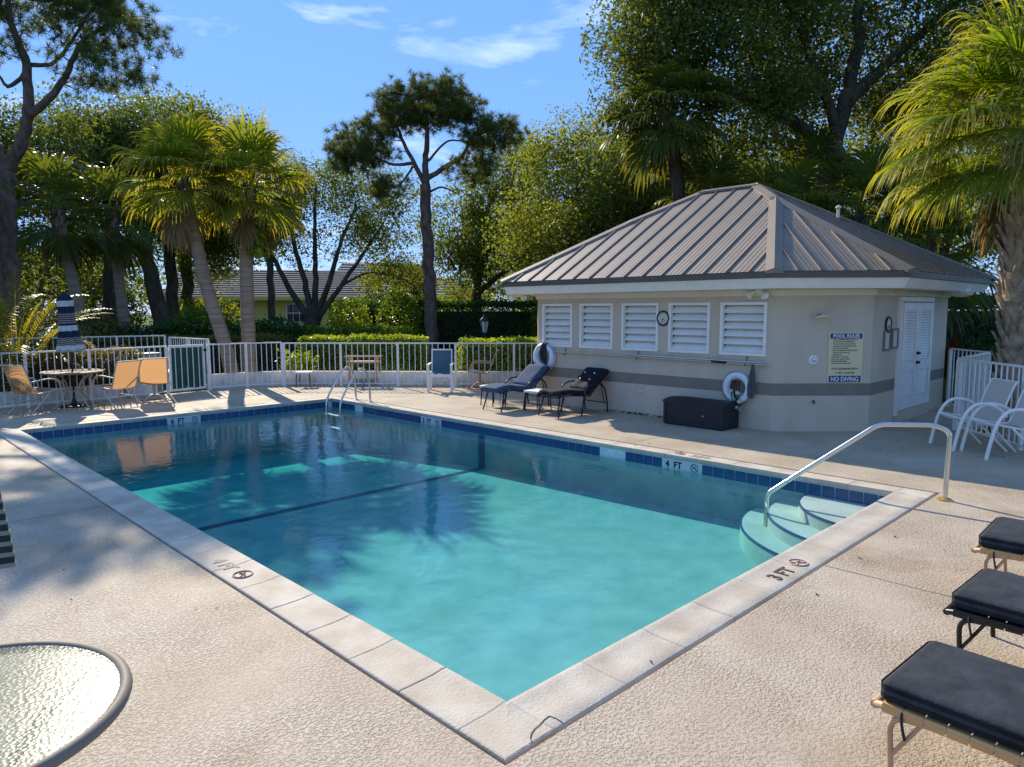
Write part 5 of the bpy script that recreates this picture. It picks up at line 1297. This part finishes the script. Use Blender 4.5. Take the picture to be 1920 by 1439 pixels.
# ---- oaks and other broadleaf trees: (label, base, trunk height, blobs, leaf, clusters, leaves, leaf size)
def oak(label, base, th, r, blobs, leaf, ncl, nl, ls, seed, cr=.45, lims=4, name='oak_tree', group=None, bark='bark', trunk_s=0, spread=1.6):
    rng = np.random.default_rng(seed+40); L = [([(trunk_s, 0, 0), (trunk_s*.6, 0, th*.5), (0, 0, th)], r, r*.8)]
    bl = sorted(blobs, key=lambda b: -b[6])[:lims]
    for b in bl: 
        e_ = Vector((b[0], b[1], b[2])); m_ = Vector((0, 0, th)).lerp(e_, .5)+Vector(rng.normal(size=3)*.25); L.append(([(0, 0, th*.97), m_, e_], r*.55, r*.14))
    return tree(name, label, base, L, blobs, leaf, MT[bark], ncl, nl, ls, cr, 'leaf', seed, group, twig=.022)
GO = 'oaks massed behind the pool and pool house'
BO = (19.98, 6.53)
tree('oak_tree', 'huge dark oak towering over the pool house roof', BO,
     [([(.2, 0, 0), (.1, 0, 2.5), (.0, 0, 4.6), (-.05, 0, 6.2)], .50, .36), ([(-.05, 0, 6.0), (.1, -.2, 7.4), (.45, -.3, 9.0), (.5, -.3, 11.5)], .30, .12), ([(-.05, 0, 6.1), (-1.0, -.4, 7.2), (-2.4, -.8, 7.7), (-4.2, -1, 8.6), (-5.8, -1, 9.3)], .22, .06),
      ([(.1, -.2, 7.2), (-.9, -.6, 9.0), (-2.0, -.9, 11.0)], .18, .06), ([(.3, -.2, 8.0), (1.9, -.5, 9.6), (3.6, -.8, 11)], .20, .07), ([(.05, 0, 5.5), (1.6, -.3, 6.5), (3.6, -.6, 7.0), (5.6, -.8, 7.2)], .20, .06), ([(0, 0, 4.6), (-1.2, .4, 5.2), (-2.6, .6, 5.6)], .14, .04)],
     [(-5.2, -.8, 9.6, 1.7, 1.8, 1.5, 26), (-4.6, -.6, 11.6, 1.9, 2, 1.6, 26), (-2.6, -1, 10.0, 2.0, 2.0, 2.2, 34), (-.3, .8, 11.0, 2.4, 1.6, 2.3, 34), (3.2, -.8, 10.8, 2.5, 2.2, 2.4, 40), (6, -.8, 9.6, 2.2, 2.2, 2.6, 34), (-2.9, -.6, 7.6, 2.0, 1.6, 1.0, 20), (2.6, .5, 7.9, 1.8, 1.4, 1.2, 16), (5.2, -.6, 7.2, 2.0, 1.8, 1.5, 20), (-1.0, .8, 8.4, 1.4, 1.0, 1.2, 10), (0, 0, 13.5, 4.5, 3, 1.5, 40), (-5.6, -.4, 8.0, 1.0, 1.2, .9, 10)],
     MT['darkleaf'], MT['bark'], 540, 270, .14, .46, 'leaf', 5, GO, twig=.022)
oak('broad oak filling the gap between the big oak and the right palm', (27.5, 5.5), 3.6, .35, [(0, 0, 6, 3.2, 2.5, 2.4, 30), (3.4, 0, 6.5, 3, 2.5, 2.8, 30), (-3.4, 0, 6.8, 2.6, 2.4, 2.4, 24), (6.5, 0, 6, 3, 2.5, 3, 24), (2, 0, 10, 4.5, 2.5, 2.2, 26)], MT['oakleaf2'], 250, 150, .17, 6, .55, group=GO)
oak('sunlit oak behind the roof between the sabal palm and the big oak', (27.2, 14.2), 3.2, .32, [(-1.5, 0, 5.5, 2.8, 2, 2.4, 30), (2, 0, 5.5, 2.8, 2, 2.4, 30), (5, 0, 5, 2.4, 2, 2.4, 20), (.5, 0, 8, 3.5, 2, 1.6, 22)], MT['oakleaf2'], 220, 150, .17, 7, .5, group=GO)
oak('full oak with gold green leaves between lone pine and sabal palm', (20.4, 17.3), 2.6, .30, [(-.8, 0, 5.2, 2.4, 2, 2.2, 30), (1.6, 0, 5.4, 2.3, 2, 2.4, 30), (.3, 0, 8.0, 2.4, 2, 1.6, 26), (3.2, 0, 7.4, 2.0, 1.8, 1.8, 18)], MT['oakleaf2'], 250, 170, .15, 8, .42, group=GO)
oak('dark oak close behind the right side of the lone pine', (21.8, 24.6), 2.8, .30, [(-.5, 0, 5.3, 2.0, 1.9, 2.5, 28), (1.7, 0, 6.2, 2.4, 2.0, 2.4, 28), (1.4, 0, 8.7, 2.0, 1.8, 1.4, 16), (3.2, 0, 4.9, 2.1, 1.9, 2.2, 18)], MT['oakleaf'], 220, 170, .17, 9, .46, group=GO)
oak('dark oak reaching over the left end of the roof', (20.0, 13.6), 2.8, .30, [(-1.2, 0, 4.6, 2.2, 1.8, 1.9, 26), (1.6, 0, 5.0, 2.2, 1.8, 2.0, 24), (.2, 0, 7.1, 2.6, 1.8, 1.7, 26), (3.6, 0, 6.2, 1.8, 1.7, 1.8, 16)], MT['oakleaf'], 220, 170, .15, 10, .42, group=GO)
tree('multi_stem_tree', 'airy many stemmed tree in front of the yellow house', (13.9, 27.0),
     [([(.1, 0, 0), (.1, 0, 1.2), (.1, 0, 1.9)], .40, .34), ([(0, 0, 1.5), (-.9, 0, 2.9), (-1.7, 0, 4.6), (-2.2, 0, 6)], .17, .05), ([(.05, 0, 1.6), (-.25, .1, 3.2), (-.7, .1, 5.2), (-1, .1, 7.2)], .17, .05), ([(.15, 0, 1.7), (.25, .1, 3.4), (.3, 0, 5.4), (.4, 0, 7.4)], .16, .05), ([(.2, 0, 1.6), (.8, 0, 3.0), (1.4, 0, 4.8), (2.2, 0, 6.6)], .16, .05), ([(.25, 0, 1.5), (1.3, 0, 2.9), (2.4, 0, 4.4), (3.4, 0, 5.8)], .15, .04), ([(1.2, 0, 2.9), (2.6, 0, 3.6), (4.0, 0, 3.4), (4.8, 0, 3.0)], .07, .02)],
     [(-1.6, 0, 6.4, 1.5, 1.5, 1.3, 18), (.3, 0, 7.4, 1.7, 1.5, 1.2, 22), (2.2, 0, 6.9, 1.6, 1.5, 1.5, 22), (3.4, 0, 5.6, 1.6, 1.5, 1.3, 20), (4.0, 0, 7.2, 1.2, 1.2, 1.2, 10), (4.2, 0, 3.6, 1.1, 1.1, .6, 12), (-.6, 0, 5.0, 1.4, 1.2, .9, 9), (1.6, 0, 4.9, 1.5, 1.2, .8, 9)],
     MT['oakleaf'], MT['bark'], 170, 130, .14, .36, 'leaf', 11, None, twig=.018)
oak('thin tree with an open top sticking up over the right fan palm', (14.6, 32.2), 4.5, .2, [(.0, 0, 9.2, 1.3, 1, 1.1, 14), (-.9, 0, 10.6, .7, .8, .9, 8), (.9, 0, 8, 1.4, 1.2, 1.4, 14), (-1.4, 0, 8.2, 1.4, 1.2, 1.4, 14)], MT['oakleaf'], 90, 95, .15, 12, .34, 3, 'slender_tree')
GL = 'dark trees massed behind the left palms'
for i, (b, th, s_, leaf, bl, lb) in enumerate((
    ((3.4, 31.6), 5.0, .3, 'darkleaf', [(-2, 0, 7.5, 2.9, 2, 2.1, 26), (1, 0, 7.8, 2.3, 2, 2.1, 22), (-4.4, 0, 6.7, 2.3, 2, 2.6, 20), (-1.3, 0, 4.6, 3.1, 2, 1.6, 14)], 'dark tree behind the forked pine, farthest left'),
    ((7.9, 34.2), 5.4, -.4, 'darkleaf', [(-1.6, 0, 8.3, 2.6, 2.2, 2.1, 24), (1.6, 0, 9.1, 2.5, 2.2, 1.8, 24), (0, 0, 6.2, 3.1, 2, 1.6, 18), (-.3, 0, 10.3, 2, 1.8, 1, 10)], 'dark tree between the two pale palm trunks'),
    ((10.9, 35.5), 5.6, .1, 'oakleaf', [(-.8, 0, 8.8, 2.4, 2.2, 1.9, 24), (1.6, 0, 9.4, 2.3, 2, 1.9, 24), (.5, 0, 11.2, 2, 1.8, 1, 14), (.3, 0, 6.3, 2.8, 2, 1.3, 14), (3.3, 0, 8.3, 1.5, 1.5, 1.5, 10)], 'dark tree rising above the leaning fan palm'),
    ((12.2, 37), 5.4, .1, 'oakleaf', [(1.5, 0, 7.5, 2.3, 2, 1.8, 20), (3.3, 0, 6.3, 2.1, 1.9, 1.8, 18), (.8, 0, 4.8, 2.3, 1.8, 1, 10)], 'slim dark tree behind the upright fan palm'))):
    oak(lb, b, th, .32, bl, MT[leaf], 190, 150, .19, 30+i, .5, 4, 'shade_tree', GL, trunk_s=s_)
tree('shade_tree', 'black leaning trunk with thin leaves left of the leaning fan palm', (9.2, 33.4), [([(.7, 0, 0), (.3, 0, 2.5), (-.1, 0, 5.2), (-.3, 0, 7.4)], .42, .25)], [(-.3, 0, 8, 1.9, 1.6, 1.5, 10), (.8, 0, 7, 1.6, 1.6, 1.4, 8)], MT['darkleaf'], MT['bark'], 80, 140, .16, .42, 'leaf', 44, GL)
# undergrowth between the trunks and distant trees over the rooftops
GD = 'distant trees beyond the houses'
for i, (b, h, w_, lb) in enumerate((((9, 46), 6.5, 6.5, 'distant tree mass beyond the house, far left'), ((-3, 36), 6.5, 6, 'distant tree mass past the left picture edge'), ((33, 47), 4.4, 5, 'low distant tree right above the roof of the yellow house'), ((37, 36), 7.5, 5.5, 'distant tree behind the dark hedge'), ((40, 24), 8, 6, 'distant tree behind the pool house'), ((42, 12), 7.5, 6, 'distant tree past the right side of the roof'), ((40, 0), 7.5, 7, 'distant tree at the far right beyond the lawn'), ((33, 27), 6.5, 4.5, 'distant tree between lone pine and pool house'))):
    oak(lb, b, h*.3, .3, [(-w_*.35, 0, h*.5, w_*.45, 2, h*.36, 20), (w_*.35, 0, h*.52, w_*.45, 2, h*.38, 20), (0, 0, h*.75, w_*.5, 2, h*.25, 16)], MT['oakleaf2' if i % 2 else 'oakleaf'], 110, 110, .26, 50+i, .62, 3, 'oak_tree', GD)

# ---- hedges and shrubs
hedge('hedge', 'clipped bronze green hedge right behind the left fence and patio table', (-3.2, 15.15), (2.95, 15.35), 1.02, .85, MT['hedgebrown'], 15000, .075, 1)
hedge('hedge', 'long low clipped hedge beyond the far white fence', (2.6, 21.2), (8.2, 18.2), 1.12, .9, MT['hedgebrown'], 12000, .085, 2)
hedge('hedge', 'bright yellow green clipped hedge in the middle, behind the ladder', (8.15, 17.0), (10.55, 14.35), 1.12, .85, MT['hedgebright'], 11000, .085, 3)
hedge('hedge', 'bright clipped hedge behind the fence beside the pool house', (11.0, 13.15), (12.7, 11.15), 1.06, .8, MT['hedgebright'], 8000, .085, 4)
hedge('hedge', 'tall dark clipped hedge across the back behind the lone pine', (15.9, 28.2), (24.2, 18.4), 2.2, 1.3, MT['hedgedark'], 26000, .12, 5, topj=.09)
hedge('hedge', 'green flowering hedge with white blossoms under the left palms', (4.2, 26.8), (11.6, 23.9), 1.25, 1.5, MT['hedgedark'], 15000, .12, 6, topj=.16, flowers=700)
hedge('hedge', 'low leafy hedge in front of the many stemmed tree', (11.2, 24.6), (15.2, 21.4), 1.15, 1.2, MT['hedgeleaf'], 9000, .11, 7, topj=.12)
hedge('hedge', 'tall dark hedge beyond the lawn on the right', (24.0, 4.6), (29.5, 1.2), 2.2, 1.4, MT['hedgedark'], 14000, .13, 8, topj=.12)
for i, (a, b, h, th, leaf, n, ls, lb) in enumerate((
    ((13.9, 25.2), (15.2, 24.4), 2.3, 1.3, 'hedgebright', 3000, .13, 'tall yellow green shrub right of the many stemmed tree'),
    ((12.4, 28.4), (13.4, 27.8), 1.5, 1.0, 'hedgedark', 1600, .12, 'round dark clipped shrub under the house window'),
    ((7.0, 15.9), (7.5, 15.4), .75, .45, 'hedgebright', 650, .11, 'small yellow green shrub behind the fence by the stool'),
    ((12.0, 11.9), (12.7, 11.2), .45, .6, 'hedgeleaf', 700, .09, 'little bush at the foot of the bright hedge by the pool house'),
    ((9.1, 14.3), (9.6, 13.8), .42, .4, 'hedgebright', 500, .09, 'low yellow plant at the foot of the middle hedge'),
    ((16.0, 24.6), (17.4, 23.6), 2.6, 1.2, 'hedgeleaf', 2600, .14, 'loose leafy shrub in front of the dark hedge, left end'),
    ((20.6, 19.4), (22.0, 17.8), 2.75, 1.2, 'hedgeleaf', 2800, .14, 'loose green shrub showing over the dark hedge beside the roof'),
    ((13.5, -.35), (15.6, -1.2), 1.05, 1.2, 'hedgeleaf', 3200, .11, 'leafy green shrub behind the right fence under the big palm'),
    ((12.2, -.9), (13.2, -1.6), .7, .8, 'hedgeleaf', 1300, .10, 'low shrub at the foot of the booted palm'),
    ((17.0, 1.5), (18.6, .3), .95, 1.1, 'hedgedark', 2200, .12, 'dark mounded shrub at the edge of the right lawn'),
    ((3.2, 24.0), (5.0, 23.0), 1.7, 1.4, 'hedgebrown', 2600, .13, 'bronze shrub between the pale palm trunks'),
    ((1.0, 24.4), (2.6, 23.8), 2.0, 1.4, 'darkleaf', 2600, .14, 'dark shrub at the foot of the farthest left tree'),
    ((7.4, 25.6), (9.2, 24.6), 1.9, 1.2, 'hedgeleaf', 2600, .13, 'light green shrub behind the flowering hedge'),
    ((17.7, 26.2), (19.0, 24.6), 3.6, 1.6, 'darkleaf', 3600, .16, 'tall dark shrub beside the lone pine trunk'))):
    hedge('shrub', lb, a, b, h, th, MT[leaf], n, ls, 20+i, None, 'shrub', -.05, True, .12)
def rosette(label, loc, n, L, leaf, h=.5, seed=0):
    rng = np.random.default_rng(seed+70); t = thing('ti_plant', label, 'plant', (*loc, -.05), RZV); V, F = [], []
    g = G()
    for s_ in range(3):
        bx, by = rng.normal(size=2)*.16; hz = h*(.6+.5*rng.random()); g.tube([(bx, by, 0), (bx*1.2, by*1.2, hz)], .018, 6)
        for i in range(n//3):
            a = i*2.4+s_; el = R(75-60*i/(n/3)); d = np.array([math.cos(a)*math.cos(el), math.sin(a)*math.cos(el), math.sin(el)]); sd_ = np.array([-math.sin(a), math.cos(a), 0]); p = np.array([bx*1.2, by*1.2, hz]); o = len(V); ll = L*(.8+.4*rng.random())
            for k, w in enumerate((.012, .045, .05, .004)): V.append(p-sd_*w); V.append(p+sd_*w); p = p+d*ll/3; d = unit(d+np.array([0, 0, -.28]))
            for k in range(3): F.append((o+2*k, o+2*k+1, o+2*k+3, o+2*k+2))
    mk('stem', g, MT['stem'], t); link('leaves', npmesh('leaves', np.array(V), np.array(F), leaf), t)
rosette('dark red ti plant with strap leaves behind the fence past the door', (14.6, 1.75), 42, .75, MT['redleaf'], .75, 1)
rosette('second red leaved ti plant farther along the right path', (16.2, .95), 30, .65, MT['redleaf'], .55, 2)
rosette('green strap leaved plant in the passage behind the short fence', (14.2, .55), 36, .6, MT['fan'], .45, 3)

for i, (a, b, h, th, leaf, n, ls, lb) in enumerate((
    ((-3.0, 33.0), (3.0, 35.5), 4.2, 2.4, 'oakleaf', 5200, .22, 'dense shrub mass beyond the left hedge, under the forked pine'),
    ((3.2, 37.5), (10.0, 40.0), 4.6, 2.4, 'darkleaf', 5200, .24, 'dense shrub mass seen between the dark trunks'),
    ((11.5, 36.5), (14.5, 35.6), 2.4, 1.6, 'oakleaf2', 2600, .17, 'light shrub against the yellow house wall, left of its window'),
    ((19.2, 31.0), (22.2, 29.2), 4.4, 2.0, 'oakleaf', 4200, .19, 'tall shrub hiding the joint of the two yellow house wings'),
    ((23.5, 30.5), (25.5, 27.5), 3.0, 1.6, 'oakleaf2', 2800, .18, 'gold green shrub behind the dark hedge, right of the pine trunk'),
    ((27.0, 27.0), (31.5, 21.0), 4.6, 2.2, 'oakleaf', 5200, .2, 'dense shrub mass behind the left eave of the pool house'))):
    hedge('shrub', lb, a, b, h, th, MT[leaf], n, ls, 60+i, None, 'shrub', -.05, True, .25)
DJ = bpy.data.objects.new('deck_joints', None); COL.objects.link(DJ); tag(DJ, kind='structure')
for a, b in (((-CW-.02, 5.36), (-7, 5.30)), ((PW+CW+.02, 7.95), (9.6, 7.98)), ((PW+CW+.02, 3.6), (8.3, 3.6)), ((3.0, -CW-.02), (3.05, -7.5)), ((3.0, PL+CW+.02), (2.9, 14.4))):
    n_ = 40; jr = np.random.default_rng(int(abs(a[0]*7+a[1]*3)*10)); p = [np.array(a)+(np.array(b)-np.array(a))*i/n_+jr.normal(size=2)*.003 for i in range(n_+1)]; d_ = np.array(b)-np.array(a); d_ = d_/np.linalg.norm(d_); w_ = np.array([-d_[1], d_[0]])*.0035
    mk('joint', G().sheet([[(*(q-w_), .0035) for q in p], [(*(q+w_*(.6+.8*jr.random())), .0035) for q in p]], smooth=False), MT['joint'], DJ)
ck = [(-.145, -.312), (-.128, -.283), (-.100, -.262), (-.060, -.245), (-.020, -.240), (.022, -.228), (.062, -.222), (.072, -.262), (.066, -.311)]
mk('crack', G().tube([(x, y, .0035) for x, y in ck], .0022, 4), MT['gap'], COP)
# grass and litter
rng = np.random.default_rng(21)
def blades(regs, n, h, m, name):
    C = []
    for (ax, ay), (bx, by), (cx, cy), k in regs:
        u, v = rng.random((2, int(n*k))); C.append(np.stack([ax+(bx-ax)*u+(cx-ax)*v, ay+(by-ay)*u+(cy-ay)*v, np.full_like(u, -.07)], 1))
    C = np.concatenate(C); k = len(C); a = rng.random(k)*6.28; s_ = np.stack([np.cos(a), np.sin(a), 0*a], 1)*.012; d = np.stack([rng.normal(size=k)*.35, rng.normal(size=k)*.35, np.ones(k)], 1)*h*(.6+.8*rng.random((k, 1)))
    V = np.stack([C-s_, C+s_, C+d], 1).reshape(-1, 3); o = link(name, npmesh(name, V, np.arange(3*k).reshape(-1, 3), m)); tag(o, kind='stuff'); return o
blades([((11.5, 14.6), (17.5, 21.5), (13.4, 12.4), .35), ((15, 5.2), (26, 6.8), (16.6, 2.6), .35), ((5, 18.4), (12, 22.5), (7, 17.2), .3)], 60000, .10, MT['grass'], 'lawn_grass')
C = np.concatenate([np.stack([8.2+rng.random(60)*2.2-.6, -1.2+rng.random(60)*2.4, np.full(60, .006)], 1), np.stack([rng.random(70)*9-2, rng.random(70)*9-3, np.full(70, .006)], 1), np.stack([7.4+rng.random(50)*.9, 2.6+rng.random(50)*5, np.full(50, .006)], 1), np.stack([5.9+rng.random(40)*4, np.full(40, 0.)+14-rng.random(40)*4, np.full(40, .006)], 1)])
C = C[~((C[:, 0] > -.05) & (C[:, 0] < PW+.05) & (C[:, 1] > -.05) & (C[:, 1] < PL+.05))]
V, F = leaves(C, .035, rng, 6., .4); tag(link('leaf_litter', npmesh('leaf_litter', V, F, MT['litter'])), kind='stuff')
# weeds in the crack at the foot of the wall and fence
C = np.concatenate([np.stack([np.full(160, X0-.03)+rng.normal(size=160)*.012, 3.9+rng.random(160)**1.5*2.0, .01+rng.random(160)*.03], 1), np.stack([6.4+rng.random(90)*3.8, np.zeros(90), .03+rng.random(90)*.07], 1)])
k_ = slice(160, 250); C[k_, 1] = 14.44-(C[k_, 0]-6.14)*1.128-.02
V, F = leaves(C, .045, rng, .5, .5); tag(link('weeds', npmesh('weeds', V, F, MT['hedgedark'])), kind='stuff')

# ================================================================== HOUSES BEYOND, LAMP
def house(label, c, ang, w, d, h, rh, wall, roofm, wins_, rows_n=13, over=.5, hip=1.5):
    t = thing('house', label, 'house', (c[0], c[1], -.07), ang)
    mk('wall', G().box((0, 0, h/2), (w, d, h)), wall, t)
    W2, D2 = w/2+over, d/2+over
    rf = mk('roof', G().add([(-W2, -D2, h), (W2, -D2, h), (W2, D2, h), (-W2, D2, h), (-W2+hip, 0, h+rh), (W2-hip, 0, h+rh)], [(0, 1, 5, 4), (2, 3, 4, 5), (1, 2, 5), (3, 0, 4), (3, 2, 1, 0)]), roofm, t)
    for k in range(rows_n):                                # stepped tile courses
        f = (k+.0)/rows_n; f2 = (k+1)/rows_n
        def P(f_, o_): return [(-W2+hip*f_, -D2*(1-f_), h+rh*f_+o_), (W2-hip*f_, -D2*(1-f_), h+rh*f_+o_)]
        a, b = P(f, .09); c_, e_ = P(f2, .02); q = P(f, .0)
        g = G().add([a, b, e_, c_], [(0, 1, 2, 3)]); mk('tile_course', g, roofm, rf)
        mk('tile_edge', G().add([q[0], q[1], b, a], [(0, 1, 2, 3)]), MT['tilerise'], rf)
    mk('fascia_board', G().box((0, -D2-.012, h-.06), (2*W2, .03, .22)), wall, t)
    for x, z, ww, hh in wins_:
        g = G(); 
        for cx, cz, sx, sz in ((x, z+hh/2, ww+.1, .07), (x, z-hh/2, ww+.1, .07), (x-ww/2, z, .07, hh-.07), (x+ww/2, z, .07, hh-.07)): g.box((cx, -d/2-.03, cz), (sx, .08, sz))
        for k in (1, 2): g.box((x-ww/2+ww*k/3, -d/2-.02, z), (.03, .04, hh-.07))
        g.box((x, -d/2-.025, z), (ww-.07, .045, .05))
        wd = mk('window', g, MT['white'], t); mk('pane', G().box((x, -d/2-.008, z), (ww-.06, .012, hh-.06)), MT['winglass'], wd)
    return t
ha = math.atan2(-6.6, 11.4)
house('yellow house with grey tiled hip roof seen behind the palm trunks', (21.5, 45.6), ha, 13.0, 8, 2.75, 2.0, MT['yellow'], MT['tileroof'], [(-4.9, 1.75, 1.2, 1.2), (-2.45, 1.85, 1.3, 1.1), (1.5, 1.75, 1.2, 1.2)])
house('yellow house wing with slate grey roof right of the many stemmed tree', (30.2, 39.9), ha, 6.6, 7, 2.75, 1.5, MT['yellow'], MT['rooftilb'], [(2.2, 1.6, 1.0, 1.1)], 8)
house('farther house with blue grey roof peeking above the yellow wing', (35.0, 52.0), ha, 9, 8, 3.9, 2.2, MT['wallw'], MT['rooftilb'], [(-2.5, 2.2, 1.2, 1.2)], 9)
LP = thing('lamp_post', 'black lantern lamp post with frosted panes in front of the dark hedge', 'lamp post', (14.55, 16.08, -.07))
mk('post', G().lathe([(.09, 0), (.08, .12), (.045, .2), (.038, 1.02), (.05, 1.08), (.03, 1.12), (.0, 1.12)], n=12), MT['blackmetal'], LP)
ln = mk('lantern_frame', G().tube([(0, 0, 1.12), (0, 0, 1.16)], .07, 8), MT['blackmetal'], LP)
g = G()
for k in range(6):
    a, b = k*R(60), (k+1)*R(60)
    for q in (a,): g.tube([(.085*math.cos(q), .085*math.sin(q), 1.16), (.165*math.cos(q), .165*math.sin(q), 1.56)], .011, 5)
    p = G().add([(.08*math.cos(a), .08*math.sin(a), 1.17), (.08*math.cos(b), .08*math.sin(b), 1.17), (.158*math.cos(b), .158*math.sin(b), 1.55), (.158*math.cos(a), .158*math.sin(a), 1.55)], [(0, 1, 2, 3)]); mk('pane', p, MT['lampglass'], LP)
g.lathe([(.20, 1.56), (.19, 1.58), (.11, 1.68), (.07, 1.70), (.06, 1.75), (.015, 1.79), (.0, 1.80)], n=6, smooth=False)
mk('lantern_cap', g, MT['blackmetal'], LP)
